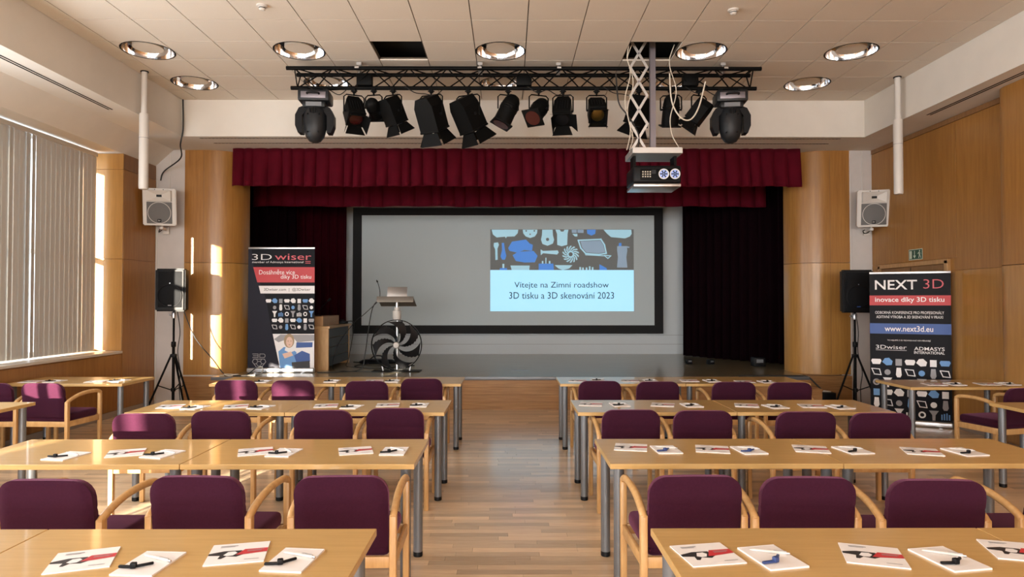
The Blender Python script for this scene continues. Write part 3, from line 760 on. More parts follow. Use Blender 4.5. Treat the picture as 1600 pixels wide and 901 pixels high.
for kind, x, yv, rz, wh in (('b', -5.45, 7.78, 8, 'at the left end of the sunlit window wall table'), ('p', -5.20, 7.80, -5, 'at the left end of the sunlit window wall table'), ('b', -4.72, 7.80, 10, 'at the right end of the sunlit window wall table'), ('p', -4.50, 7.86, -8, 'at the right end of the sunlit window wall table'),
                            ('b', 4.70, 7.48, -10, 'left half of the table before the dark banner'), ('p', 4.93, 7.48, -4, 'left half of the table before the dark banner'), ('b', 5.30, 7.50, -8, 'right half of the table before the dark banner'), ('p', 5.53, 7.50, 6, 'right half of the table before the dark banner'), ('b', 4.66, 5.86, 12, 'edge table at the right wall')):
    q += 1; lay(kind, x, yv, rz, wh, False, q)

# ================================================================== CEILING FITTINGS
def make_downlight():
    t = thing('ceiling_downlight', 'x', 'ceiling light', group='round recessed ceiling downlights')
    bm = B(); prof = [(.286, .000), (.292, -.004), (.300, -.003), (.302, .000)]; lathe(bm, prof, 40, caps=False); mk('rim', bm, 'black_metal', t)
    bm = B(); lathe(bm, [(.287, .0), (.283, .03), (.272, .07), (.255, .10), (.22, .115), (.16, .12)], 40, caps=False); mk('reflector', bm, 'chrome', t)
    bm = B(); lathe(bm, [(.168, .030), (.170, .034), (.168, .119)], 40); mk('diffuser', bm, 'ceiling_tile', t)
    return t
dl = make_downlight()
nmx = {-4.3: 'far left', -2.5: 'second from left', -.1: 'middle', 2.3: 'second from right', 4.1: 'far right'}
for x, yv in lights_at:
    place(dl, (x, yv, ZC), 0, f'round mirrored ceiling downlight, {nmx[x]}, ' + ('in front of the truss' if yv < 8.5 else 'behind the truss'))
for x, yv, s in ((-2.49, 6.79, 'left'), (2.30, 6.87, 'right')):
    t = thing('smoke_detector', f'small white smoke detector on the {s} half of the ceiling', 'smoke detector', (x, yv, ZC), 0, 'ceiling smoke detectors')
    bm = B(); lathe(bm, [(.055, 0), (.055, -.012), (.04, -.018)], 24); mk('base', bm, 'white_plastic', t)
    bm = B(); lathe(bm, [(.032, -.018), (.034, -.04), (.02, -.052)], 20); mk('sensor_head', bm, 'white_plastic', t)
    bm = B(); lathe(bm, [(.0345, -.026), (.0345, -.034)], 20); mk('sensor_slot', bm, 'black_plastic', t)
for x, yv, zb, zt, s in ((-4.73, 8.76, 3.11, 4.09, 'left'), (5.17, 8.93, 3.08, 4.07, 'right')):
    t = thing('hanging_column_speaker', f'slim white column speaker hanging from a rod at the {s} ceiling edge', 'speaker', (x, yv, 0), 0, 'hanging column speakers')
    bm = B(); lathe(bm, [(.052, zb), (.056, zb + .01), (.058, zb + .03), (.058, zt - .01), (.054, zt)], 20); mk('speaker_tube', bm, 'white_plastic', t)
    bm = B(); lathe(bm, [(.0585, zb + .66), (.0585, zb + .667)], 20); mk('joint_ring', bm, 'print_grey', t)
    bm = B(); lathe(bm, [(.038, zt), (.040, zt + .06), (.036, zt + .07), (.036, ZC - .01)], 16); mk('suspension_rod', bm, 'white_plastic', t)
    bm = B(); lathe(bm, [(.05, ZC - .012), (.05, ZC)], 16); mk('ceiling_collar', bm, 'black_plastic', t)
o = mk('hanging_cable', tube(B(), smooth_path([(-4.80, 9.94, 4.63), (-4.80, 9.95, 4.2), (-4.86, 10.0, 3.98), (-5.05, 10.4, 3.86), (-5.52, 10.83, 3.74), (-5.60, 10.88, 3.60)], 6), .011, 6), 'cable_black')
tag(o, 'black cable running down the corner above the left white speaker', 'cable')

# ================================================================== LIGHTING TRUSS
TX0, TX1 = -2.74, 3.12
tr = thing('lighting_truss', 'black triangular lighting truss hung below the ceiling', 'truss', (0, 8.42, 4.322))
CH = {'f': (-.12, .208), 'b': (.13, .208), 'l': (0, 0)}
for kx, (yy, zz) in CH.items():
    bm = B(); o_ = {'f': 0, 'b': .05, 'l': .02}[kx]; cyl(bm, (TX0 + o_, yy, zz), (TX1 - o_, yy, zz), .025, 12); mk('chord', bm, 'truss_black', tr)
br0 = None; step = .235
def brace(a, b):
    global br0
    a, b = Vector(a), Vector(b); d = b - a
    if br0 is None:
        bm = B(); cyl(bm, (0, 0, 0), (0, 0, 1), 1, 6); br0 = mk('brace', bm, 'truss_black', tr); o = br0
    else: o = inst('brace', br0, tr)
    o.matrix_local = T(*a) @ d.to_track_quat('Z', 'Y').to_matrix().to_4x4() @ Matrix.Diagonal((.0085, .0085, d.length, 1))
n = int((TX1 - TX0 - .2) / step)
for a, b, off in (('f', 'l', 0), ('b', 'l', 1), ('f', 'b', 0)):
    for k in range(n):
        p, q2 = (a, b) if (k + off) % 2 == 0 else (b, a); xa = TX0 + .1 + k * step
        brace((xa, *CH[p]), (xa + step, *CH[q2]))
for xx in (-2.64, 3.02): brace((xx, *CH['f']), (xx, *CH['l'])); brace((xx, *CH['b']), (xx, *CH['l'])); brace((xx, *CH['f']), (xx, *CH['b']))
for xx in (-1.87, -.36, .62, 2.68):
    bm = B(); cyl(bm, (xx, 0, .19), (xx, 0, ZC - 4.322 - .001), .008); box(bm, (xx, 0, .212), (.05, .30, .02)); box(bm, (xx, 0, .30), (.06, .06, .035)); mk('hanger', bm, 'aluminium', tr)
for xx in (-1.80, .19, 2.27):
    bm = B(); box(bm, (xx, .0, .10), (.19, .10, .15), I4, .008); mk('junction_box', bm, 'truss_black', tr)
for k, xx in enumerate((-2.25, -1.05, .48, 1.42, 2.45)):
    bm = B(); tube(bm, smooth_path([(xx - .25, -.02, .02), (xx - .12, -.05, -.07), (xx, -.03, -.03 - .05 * (k % 2)), (xx + .14, -.02, -.09), (xx + .26, 0, .02)], 6), .006, 6); mk('cable', bm, 'cable_black', tr)

TY, TZ = 8.42, 4.295
def dirM(d): return Vector(d).normalized().to_track_quat('-Z', 'Y').to_matrix().to_4x4()
def clamp_and_yoke(t, wd, drop, pan):
    bm = B(); box(bm, (0, 0, -.005), (.05, .07, .05), I4, .008); cyl(bm, (0, 0, -.02), (0, 0, -.07), .012); cyl(bm, (-.04, 0, -.012), (.04, 0, -.012), .008); mk('clamp', bm, 'black_metal', t)
    M = RZ(pan); P = [(-wd / 2, 0, -drop), (-wd / 2, 0, -.09), (-wd / 2 + .03, 0, -.062), (wd / 2 - .03, 0, -.062), (wd / 2, 0, -.09), (wd / 2, 0, -drop)]
    bm = B(); tube(bm, P, .009, 6, M); mk('yoke', bm, 'black_metal', t)
def fresnel(x, d, lab, s=1.0, lens='black_plastic', doors=(26, 24, 20, 24), drop=None):
    drop = drop or (.315 if s > .95 else .27)
    t = thing('fresnel_spotlight', lab, 'stage light', (x, TY, TZ), 0, 'stage lights on the truss')
    pan = math.degrees(math.atan2(d[1], d[0])) + 90 if abs(d[0]) + abs(d[1]) > .3 else 0
    pan = max(-22, min(22, ((pan + 90) % 180) - 90))
    clamp_and_yoke(t, .31 * s, drop, pan)
    M = T(0, 0, -drop) @ dirM(d) @ Matrix.Scale(s, 4)
    bm = B(); prism(bm, [(-.13, -.17), (.13, -.17), (.13, .12), (.085, .22), (-.085, .22), (-.13, .12)], .26, M @ Matrix(((1, 0, 0, 0), (0, 0, -1, .13), (0, 1, 0, 0), (0, 0, 0, 1)))); mk('housing', bm, 'black_metal', t, False)
    bm = B()
    for k in range(5): box(bm, (-.08 + .04 * k, .133, .0), (.012, .012, .2), M)
    mk('cooling_fin', bm, 'black_plastic', t, False)
    bm = B(); box(bm, (0, 0, -.18), (.272, .272, .025), M, .006); mk('front_ring', bm, 'black_metal', t)
    bm = B(); lathe(bm, [(.1, -.193), (.07, -.203), (.0005, -.207)], 20, M); mk('lens', bm, lens, t)
    for k in range(4):
        a = doors[k]
        Md = M @ RZ(90 * k) @ T(0, .112, -.200) @ RX(a)
        bm = B(); prism(bm, [(-.100, 0), (.100, 0), (.155, -.155), (-.155, -.155)], .003, Md @ Matrix(((1, 0, 0, 0), (0, 0, 1, 0), (0, 1, 0, 0), (0, 0, 0, 1)))); mk('barn_door', bm, 'black_metal', t, False)
    bm = B(); cyl(bm, (-.16, 0, 0), (.16, 0, 0), .016, 10, M); mk('tilt_bolt', bm, 'black_plastic', t)
    return t
def parcan(x, d, lab, s=1.0, gel=True, drop=.24):
    t = thing('par_can_light', lab, 'stage light', (x, TY, TZ), 0, 'stage lights on the truss')
    clamp_and_yoke(t, .27 * s, drop, 20 if d[0] < -.2 else -10)
    M = T(0, 0, -drop) @ dirM(d) @ Matrix.Scale(s, 4)
    bm = B(); lathe(bm, [(.11, -.20), (.112, -.16), (.108, .05), (.11, .06), (.108, .07), (.098, .13), (.07, .18), (.03, .20)], 24, M); mk('housing', bm, 'black_metal', t)
    bm = B(); lathe(bm, [(.113, .02), (.116, .025), (.116, .035), (.113, .04)], 24, M, False); lathe(bm, [(.113, -.01), (.116, -.005), (.116, .005), (.113, .01)], 24, M, False); mk('ridge', bm, 'black_metal', t)
    bm = B(); box(bm, (0, 0, -.21), (.25, .25, .018), M, .003); mk('gel_frame', bm, 'black_metal', t)
    if gel:
        bm = B(); lathe(bm, [(.10, -.2195), (.10, -.2225)], 24, M); mk('gel', bm, 'gel_red', t)
    bm = B(); cyl(bm, (-.14, 0, 0), (.14, 0, 0), .014, 10, M); mk('tilt_bolt', bm, 'black_plastic', t)
    return t
def movinghead(x, rz, lab):
    t = thing('moving_head_light', lab, 'stage light', (x, TY, TZ), rz, 'moving head lights on the truss')
    bm = B(); box(bm, (-.12, 0, -.005), (.05, .07, .05)); box(bm, (.12, 0, -.005), (.05, .07, .05)); mk('clamp', bm, 'black_metal', t)
    bm = B(); box(bm, (0, 0, -.10), (.38, .30, .14), I4, .02); mk('base', bm, 'grey_plastic', t)
    bm = B(); box(bm, (0, -.151, -.10), (.30, .01, .08), I4, .004); mk('side_plate', bm, 'pole_metal', t)
    bm = B(); tube(bm, smooth_path([(-.07, -.155, -.09), (-.06, -.185, -.085), (.06, -.185, -.085), (.07, -.155, -.09)], 4), .012, 8); mk('carry_handle', bm, 'black_plastic', t)
    bm = B(); box(bm, (0, 0, -.205), (.28, .24, .075), I4, .02); mk('turntable', bm, 'grey_plastic', t)
    bm = B(); box(bm, (0, -.122, -.205), (.19, .006, .05)); mk('connector_plate', bm, 'leg_metal', t)
    for s in (-1, 1):
        bm = B(); prism(bm, [(s * .09, -.20), (s * .19, -.24), (s * .235, -.33), (s * .235, -.46), (s * .20, -.55), (s * .15, -.55), (s * .15, -.34), (s * .10, -.27)], .15, Matrix(((1, 0, 0, 0), (0, 0, 1, -.075), (0, 1, 0, 0), (0, 0, 0, 1))))
        mk('yoke_arm', bm, 'black_plastic', t, ang=20)
    bm = B(); n = 20; prof = [(.03, .24), (.10, .225), (.135, .15), (.145, .05), (.14, -.06), (.115, -.16), (.07, -.22), (.03, -.235)]
    lathe(bm, prof, n, T(0, -.02, -.43) @ Matrix.Diagonal((1, .85, 1, 1))); mk('head', bm, 'grey_plastic', t)
    for k in range(5):
        bm = B(); box(bm, (-.04 + .02 * k, -.145, -.29), (.008, .02, .07 - .01 * abs(k - 2)), I4, .002); mk('cooling_fin', bm, 'black_plastic', t)
    for a, b in ((-.07, -.55), (.06, -.55), (-.07, -.33), (.07, -.33)):
        bm = B(); cyl(bm, (a, -.10, b), (a, -.14, b), .007, 8); mk('screw', bm, 'black_metal', t)
    return t
def TXp(px): return (px - 795.0) * TY / FPX
movinghead(TXp(492), 4, 'large grey moving head light at the left end of the truss')
fresnel(TXp(552), (.30, -.55, -.80), 'boxy spotlight with a dark red lens beside the left moving head', .80, 'gel_red')
parcan(TXp(583), (.05, .95, -.25), 'short round black can light seen from behind, third on the truss', .80, False, .22)
fresnel(TXp(613), (.30, .35, -.88), 'smaller black barn door spotlight left of two large ones', .80)
fresnel(TXp(673), (.22, .40, -.88), 'left one of the two large black barn door spotlights', 1.02)
fresnel(TXp(731), (.38, .35, -.86), 'right one of the two large black barn door spotlights', 1.02)
parcan(TXp(794), (-.42, -.12, -.90), 'black can light with reddish gel pointing down left, mid truss', 1.0)
parcan(TXp(842), (-.38, -.62, -.68), 'black can light with square dark red gel frame facing the hall', .95)
fresnel(TXp(880), (-.12, -.62, -.78), 'black spotlight with opened barn doors right of the gel can light', .82, 'grille_black', (35, 50, 25, 10))
fresnel(TXp(933), (-.02, -.80, -.60), 'black spotlight with a golden lens facing the hall', .80, 'gold', (10, 8, 5, 8), .25)
fresnel(TXp(1000), (-.25, .35, -.90), 'black spotlight hanging behind the scissor lift', .85)
parcan(TXp(1050), (.0, .35, -.93), 'black can light right of the projector pole', .95, False)
fresnel(TXp(1094), (-.58, .25, -.78), 'slanted black spotlight left of the right moving head', .72)
movinghead(TXp(1143), -6, 'large black moving head light at the right end of the truss')

# ================================================================== PROJECTOR AND LIFT
PX, PY = 1.72, 8.03
lf = thing('projector_lift', 'grey scissor lift with pole hanging the projector from the ceiling', 'projector lift', (PX, PY, 0))
bm = B(); bx(bm, -.02, .045, .05, .115, 3.44, ZC + .15); mk('pole', bm, 'pole_metal', lf, False)
for k in range(4):
    za = ZC + .12 - .335 * k; zb = za - .335
    for a, b, sy in ((-.28, -.08, -.06), (-.08, -.28, -.045)):
        d = Vector((b - a, 0, zb - za)); L_ = d.length + .02; an = math.degrees(math.atan2(d.x, -d.z))
        bm = B(); box(bm, (0, 0, 0), (.030, .008, L_), T((a + b) / 2, sy, (za + zb) / 2) @ RY(-an)); mk('scissor_bar', bm, 'aluminium', lf, False)
    bm = B(); cyl(bm, (-.18, -.07, (za + zb) / 2), (-.18, -.035, (za + zb) / 2), .012, 8); mk('pivot', bm, 'pole_metal', lf)
bm = B(); box(bm, (0, 0, 3.405), (.58, .50, .07), I4, .005); mk('mounting_plate', bm, 'aluminium', lf, False)
for k, (xa, ya) in enumerate(((-.32, -.10), (-.285, -.08), (.22, -.08))):
    P = [(xa + .02, ya, ZC + .05)]
    z = ZC - .1
    while z > 3.5: P.append((xa + .035 * math.sin(z * 9 + k), ya + .02 * math.cos(z * 7), z)); z -= .12
    P.append((xa + (.08 if k == 2 else -.02), ya - .05, 3.43))
    bm = B(); tube(bm, smooth_path(P, 3), .0055, 6); mk('cable', bm, 'cable_white', lf)
bm = B(); tube(bm, smooth_path([(.18, -.09, 4.35), (.20, -.10, 4.02), (.30, -.1, 3.83), (.42, -.1, 3.80), (.52, -.1, 3.95), (.60, -.1, 4.25)], 6), .009, 6); mk('cable', bm, 'cable_white', lf)
bm = B(); tube(bm, smooth_path([(-.45, -.06, 4.35), (-.42, -.06, 4.02), (-.33, -.06, 3.88), (-.24, -.06, 3.75), (-.18, -.06, 3.6), (-.2, -.06, 3.44)], 6), .010, 6); mk('cable', bm, 'cable_black', lf)
for xa in (-.24, .24):
    bm = B(); bx(bm, xa - .015, xa + .015, -.1, .1, 3.235, 3.375); mk('bracket', bm, 'black_metal', lf, False)
pj = thing('projector', 'black ceiling projector with two glowing vents below the lift plate', 'projector', (PX, PY, 2.985))
bm = B(); box(bm, (0, 0, .145), (.56, .46, .21), I4, .03, 3); mk('body', bm, 'black_plastic', pj)
bm = B(); box(bm, (0, 0, .02), (.55, .45, .035), I4, .008); mk('bottom_cover', bm, 'silver', pj)
bm = B(); box(bm, (.02, -.232, .14), (.44, .012, .13), I4, .004); mk('rear_panel', bm, 'black_metal', pj)
for xx in (.07, .20):
    M = T(xx, -.238, .145) @ RX(90)
    bm = B(); lathe(bm, [(.060, 0), (.060, .012), (.050, .012), (.048, .004)], 24, M, False); f = mk('vent_ring', bm, 'silver', pj)
    bm = B(); lathe(bm, [(.048, .002), (.048, .005)], 24, M); mk('glowing_vent', bm, 'lamp_glow', f)
    for k in range(6):
        bm = B(); box(bm, (.026, 0, .008), (.036, .010, .006), M @ RZ(60 * k)); mk('vent_blade', bm, 'black_metal', f, False)
for i in range(4):
    for j in range(3):
        bm = B(); box(bm, (-.17 + .028 * i, -.240, .115 + .028 * j), (.015, .008, .015), I4, .002); mk('button', bm, 'cable_white', pj, False)
bm = B(); box(bm, (-.045, -.240, .17), (.05, .006, .045)); mk('display', bm, 'grey_plastic', pj, False)
bm = B(); lathe(bm, [(.08, 0), (.085, .05), (.07, .055)], 24, T(.05, .23, .14) @ RX(-90)); mk('lens', bm, 'black_plastic', pj)

# ================================================================== SPEAKERS
def wall_speaker(x, z, rz, tilt, lab):
    t = thing('wall_speaker', lab, 'speaker', (x, YC - .30, z), rz, 'white wall speakers')
    M = RX(tilt) if False else RX(0)
    M = Matrix.Rotation(R(tilt), 4, 'X')
    bm = B(); w1, w2 = .24, .18; prism(bm, [(-w1, -.16), (w1, -.16), (w2, .15), (-w2, .15)], .57, M @ T(0, 0, -.285)); bmesh.ops.bevel(bm, geom=bm.edges[:], offset=.015, segments=2, affect='EDGES'); mk('cabinet', bm, 'white_plastic', t)
    bm = B(); box(bm, (0, -.162, -.09), (.36, .012, .33), M, .006); g = mk('grille', bm, 'grille_grey', t)
    bm = B(); M2 = M @ T(0, -.170, -.09) @ RX(90); lathe(bm, [(.165, 0), (.165, .004), (.158, .004), (.158, 0)], 32, M2, False); mk('woofer_ring', bm, 'white_plastic', g)
    bm = B(); box(bm, (0, -.172, -.21), (.052, .006, .045), M, .004); bd = mk('badge', bm, 'black_plastic', g)
    tx = text('badge_lettering', 'EV', 'white_plastic', g, 0, 0, .032, .020, 0, .01); tx.matrix_local = M @ T(0, -.176, -.21)
    bm = B()
    o4 = [(-.17, .09), (.17, .09), (.17, .25), (-.17, .25)]; i4 = [(-.03, .155), (.03, .155), (.03, .185), (-.03, .185)]
    Vo = [bm.verts.new(M @ Vector((a, -.200, b))) for a, b in o4]; Vi = [bm.verts.new(M @ Vector((a, -.164, b))) for a, b in i4]; Vs = [bm.verts.new(M @ Vector((a * 1.06, -.156, .17 + (b - .17) * 1.06))) for a, b in o4]
    for k in range(4): bm.faces.new((Vo[k], Vo[(k + 1) % 4], Vi[(k + 1) % 4], Vi[k])); bm.faces.new((Vs[k], Vs[(k + 1) % 4], Vo[(k + 1) % 4], Vo[k]))
    mk('horn', bm, 'white_plastic', t, False)
    bm = B(); box(bm, (0, -.166, .17), (.075, .008, .036), M); mk('horn_throat', bm, 'black_plastic', t, False)
    bm = B()
    for a in (-.06, .06): cyl(bm, M @ Vector((a, -.158, .265)), M @ Vector((a, -.165, .265)), .007, 8)
    mk('screw', bm, 'black_metal', t)
    bm = B(); box(bm, (0, .08, -.33), (.05, .22, .04), I4, .006); box(bm, (0, .265, -.34), (.10, .04, .12), I4, .006); cyl(bm, (0, .02, -.33), (0, .02, -.27), .02); mk('wall_bracket', bm, 'white_plastic', t)
    bm = B(); tube(bm, smooth_path([(.02, .1, -.31), (-.03, .05, -.37), (-.07, .12, -.38), (-.07, .2, -.33), (-.02, .26, -.31)], 5), .008, 6); mk('cable', bm, 'cable_black', t)
    return t
wall_speaker(-5.43, 3.135, 14, 7, 'white wall speaker mounted on the column at the left')
wall_speaker(5.70, 3.12, -14, 7, 'white wall speaker mounted on the column at the right')
def pa(x, yv, zc, rz, lab1, lab2, feet, mirror):
    st = thing('speaker_stand', lab2, 'speaker stand', (x, yv, 0), rz, 'tripod speaker stands')
    bm = B(); cyl(bm, (0, 0, .06), (0, 0, 1.05), .021); mk('lower_pole', bm, 'black_metal', st)
    bm = B(); cyl(bm, (0, 0, 1.0), (0, 0, zc - .29), .016); mk('upper_pole', bm, 'black_metal', st)
    bm = B(); lathe(bm, [(.03, .97), (.034, .98), (.034, 1.04), (.03, 1.05)], 16); cyl(bm, (0, -.03, 1.01), (0, -.07, 1.01), .012); mk('height_collar', bm, 'black_plastic', st)
    bm = B(); lathe(bm, [(.03, zc - .42), (.033, zc - .40), (.033, zc - .34), (.028, zc - .33)], 16); cyl(bm, (-.03, 0, zc - .37), (-.07, 0, zc - .37), .012); mk('top_collar', bm, 'silver', st)
    bm = B(); box(bm, (0, 0, .84), (.08, .08, .05), I4, .01); mk('tripod_hub', bm, 'black_plastic', st)
    bm = B(); lathe(bm, [(.035, .30), (.035, .35)], 12); mk('tripod_collar', bm, 'black_plastic', st)
    for k, a in enumerate(feet):
        c, s = math.cos(R(a)), math.sin(R(a)); q2 = .36
        bm = B(); cyl(bm, (c * .035, s * .035, .84), (c * q2, s * q2, .03), .0145, 8); lg = mk('leg', bm, 'black_metal', st)
        bm = B(); lathe(bm, [(.02, 0), (.022, .02), (.016, .05)], 10, T(c * q2, s * q2, 0)); mk('rubber_foot', bm, 'black_plastic', lg)
        bm = B(); cyl(bm, (c * .035, s * .035, .325), (c * .21, s * .21, .40), .008, 6); mk('brace', bm, 'black_metal', st)
    bm = B(); tube(bm, smooth_path([(.03, .05, zc - .3), (.07, .06, 1.2), (.05, .03, .9), (.10, 0, .6), (.08, .02, .35), (.1, .05, .02)], 5), .007, 6); mk('cable', bm, 'cable_black', st)
    sp = thing('loudspeaker', lab1, 'speaker', (x, yv, zc - .315), rz, 'black loudspeakers on stands')
    bm = B(); prism(bm, [(-.215, -.16), (.215, -.16), (.225, -.05), (.15, .17), (-.15, .17), (-.225, -.05)], .64); bmesh.ops.bevel(bm, geom=bm.edges[:], offset=.022, segments=3, affect='EDGES'); mk('cabinet', bm, 'black_plastic', sp)
    bm = B(); box(bm, (0, -.163, .33), (.34, .012, .54), I4, .005); g = mk('grille', bm, 'grille_black', sp)
    bm = B(); lathe(bm, [(.172, 0), (.176, .010), (.165, .012), (.160, .004)], 32, T(0, -.168, .235) @ RX(90), False); mk('woofer_ring', bm, 'black_plastic', g)
    bm = B(); box(bm, (0, -.170, .09), (.05, .006, .014)); mk('badge', bm, 'print_blue' if mirror else 'print_grey', g, False)
    bm = B(); cyl(bm, (0, -.168, .42), (0, -.172, .42), .008, 8); mk('badge', bm, 'silver', g)
pa(-5.08, 10.30, 1.825, 6, 'black loudspeaker on a tripod by the left column', 'black tripod stand under the left loudspeaker', (205, 335, 85), False)
pa(5.22, 10.20, 1.805, -8, 'black loudspeaker on a tripod by the right column', 'black tripod stand under the right loudspeaker', (195, 320, 75), True)

# ================================================================== ROLL-UP BANNERS
def icons(rnd, x0, x1, z0, z1, nx, nz, skip=lambda a, b: False):
    out = {'print_white': [], 'print_lightblue': [], 'print_grey': []}
    cw, ch = (x1 - x0) / nx, (z1 - z0) / nz
    for j in range(nz):
        for i in range(nx):
            cx, cz = x0 + (i + .5) * cw, z1 - (j + .5) * ch
            if skip(cx - cw * .4, cz): continue
            a, b = cw * .47, ch * .47; k = (i * 3 + j * 5) % 9
            m = 'print_lightblue' if (i + 2 * j) % 5 == 1 else ('print_grey' if (i + j) % 4 == 2 else 'print_white')
            if k == 0: P = [[(cx - a, cz + b * .2), (cx - a * .8, cz + b * .6), (cx + a * .8, cz + b * .6), (cx + a, cz + b * .2), (cx + a * .7, cz - b * .5), (cx - a * .7, cz - b * .5)]]
            elif k == 1: P = ringp(cx, cz, a * .7, b * .7, .45, 14)
            elif k == 2: P = [[(cx - a * .4, cz + b), (cx + a * .4, cz + b), (cx + a * .55, cz - b * .5), (cx + a * .3, cz - b), (cx - a * .3, cz - b), (cx - a * .55, cz - b * .5)]]
            elif k == 3: P = [[(cx - a, cz), (cx - a * .5, cz + b * .8), (cx + a * .3, cz + b * .9), (cx + a, cz + b * .2), (cx + a * .8, cz - b * .6), (cx - a * .2, cz - b * .7)]]
            elif k == 4: P = [[(cx - a * .9, cz + b), (cx + a * .9, cz + b), (cx + a * .3, cz + b * .1), (cx + a * .25, cz - b), (cx - a * .25, cz - b), (cx - a * .3, cz + b * .1)]]
            elif k == 5: P = stroke([(cx - a * .9, cz + b * .7), (cx + a * .6, cz + b * .6), (cx + a * .9, cz - b * .6), (cx - a * .4, cz - b * .5)], min(a, b) * .18, True)
            elif k == 6: P = [rect(cx - a * .6, cx + a * .6, cz - b * .7, cz + b * .7)]
            elif k == 7: P = [rect(cx - a * .8 + q * a * .45, cx - a * .55 + q * a * .45, cz - b * .8, cz + b * (.3 + .15 * (q % 3))) for q in range(4)]
            else: P = [ell(cx, cz, a * .6, b * .6, 12)]
            out[m].append(P)
    return out
def emblem(parent, cx, cz, s, m, y):
    # outlined 3D letters above a honeycomb shield
    P = stroke([(cx - .5 * s, cz + .55 * s), (cx - .08 * s, cz + .55 * s), (cx - .08 * s, cz + .27 * s), (cx - .5 * s, cz + .27 * s)], .04 * s) + stroke([(cx - .45 * s, cz + .41 * s), (cx - .08 * s, cz + .41 * s)], .04 * s)
    P += stroke([(cx + .05 * s, cz + .27 * s), (cx + .05 * s, cz + .55 * s), (cx + .38 * s, cz + .55 * s), (cx + .46 * s, cz + .47 * s), (cx + .46 * s, cz + .35 * s), (cx + .38 * s, cz + .27 * s)], .04 * s, True)
    P += stroke([(cx - .42 * s, cz + .15 * s), (cx + .42 * s, cz + .15 * s), (cx + .52 * s, cz - .05 * s), (cx + .12 * s, cz - .58 * s), (cx - .12 * s, cz - .58 * s), (cx - .52 * s, cz - .05 * s)], .045 * s, True)
    hx = [(cx + .2 * s * math.cos(R(60 * k)), cz - .2 * s + .2 * s * math.sin(R(60 * k))) for k in range(6)]
    P += stroke(hx, .04 * s, True) + stroke([hx[1], (cx + .2 * s, cz + .15 * s)], .04 * s) + stroke([hx[2], (cx - .2 * s, cz + .15 * s)], .04 * s) + stroke([hx[0], (cx + .38 * s, cz - .22 * s)], .04 * s) + stroke([hx[3], (cx - .38 * s, cz - .22 * s)], .04 * s)
    return mkflat('emblem', P, m, parent, y)
def banner_base(name, lab, loc, rz, W, H):
    t = thing(name, lab, 'banner', loc, rz, 'roll-up banners')
    bm = B(); box(bm, (0, 0, .04), (W + .01, .10, .08), I4, .02, 3); mk('base_cassette', bm, 'silver', t)
    for s in (-1, 1):
        bm = B(); box(bm, (s * W * .35, 0, .004), (.04, .30, .008), I4, .002); mk('foot', bm, 'silver', t)
    bm = B(); bx(bm, -W / 2, W / 2, -.003, .0, .07, H - .02); p = mk('printed_panel', bm, 'banner_dark', t, False)
    bm = B(); bx(bm, -W / 2, W / 2, -.012, .010, H - .03, H, .004); mk('top_rail', bm, 'silver', t)
    bm = B(); cyl(bm, (0, .03, .07), (0, .03, H - .02), .01); cyl(bm, (0, .03, H - .02), (0, 0, H - .02), .008); mk('support_pole', bm, 'silver', t)
    return t, p
# left banner on the stage
W, H = 1.08, 2.04
t, p = banner_base('roll_up_banner', 'dark roll-up banner with a red band and a photo, standing on the stage', (-3.705, 11.05, ZST), 0, W, H)
def U(cx): return -W / 2 + (cx - 55) / (478 - 55) * W
def V(cy): return H - (cy - 40) / (857 - 40) * H
def PP(l): return [(U(a), V(b)) for a, b in l]
mkflat('side_field', [PP([(55, 52), (75, 52), (90, 170), (170, 380), (205, 580), (260, 835), (55, 835)])], 'banner_edge', p, -.0036)
text('logo_lettering', '3D', 'print_white', p, U(141), V(104), U(204) - U(78), V(84) - V(122), -.0044, -.012)
text('logo_lettering', 'wiser', 'print_pink', p, U(340), V(103), U(456) - U(224), V(82) - V(122), -.0044)
text('logo_lettering', 'member of Admasys International', 'print_white', p, U(243), V(139), U(406) - U(80), V(131) - V(148), -.0044)
mkflat('logo_stroke', [rect(U(418), U(452), V(135), V(131)), rect(U(418), U(452), V(146), V(142))], 'print_pink', p, -.0044)
mkflat('red_band', [PP([(86, 170), (478, 170), (478, 270), (113, 270)])], 'print_red', p, -.0044)
text('slogan_lettering', 'Dosáhněte více', 'print_white', p, U(238), V(202), U(352) - U(124), V(184) - V(216), -.0052)
text('slogan_lettering', 'díky 3D tisku', 'print_white', p, U(359), V(237), U(456) - U(262), V(218) - V(252), -.0052)
mkflat('white_band', [PP([(122, 292), (478, 292), (478, 342), (134, 342)])], 'print_white', p, -.0044)
text('address_lettering', '3Dwiser.com  |  @3Dwiser', 'print_black', p, U(304), V(318), U(452) - U(156), V(306) - V(330), -.0052)
def skipL(a, z): return a < U(172 + (H - z - .835) / .5 * 32 if z < 1.25 else 172)
ic = icons(random.Random(3), U(166), U(478), V(582), V(370), 8, 5, lambda a, z: a < U(166) - .01 + max(0, (1.22 - z)) * .16)
for m, PL in ic.items():
    for P in PL: mkflat('part_picture', P, m, p, -.0046)
ph = mkflat('photo', [PP([(213, 605), (478, 605), (478, 835), (262, 835)])], 'print_white', p, -.0044)
mkflat('photo_print', [PP([(222, 640), (262, 610), (478, 610), (478, 650), (370, 660), (340, 625), (250, 660)])], 'print_grey', ph, -.0048)
mkflat('photo_print', [PP([(250, 720), (285, 690), (330, 695), (365, 725), (372, 830), (262, 834)])], 'print_lightblue', ph, -.0050)
mkflat('photo_print', [ell(U(318), V(650), .085, .115)], 'print_hair', ph, -.0052)
mkflat('photo_print', [ell(U(320), V(658), .055, .085)], 'print_skin', ph, -.0054)
mkflat('photo_print', [PP([(296, 692), (345, 692), (352, 716), (322, 728), (290, 712)])], 'print_white', ph, -.0051)
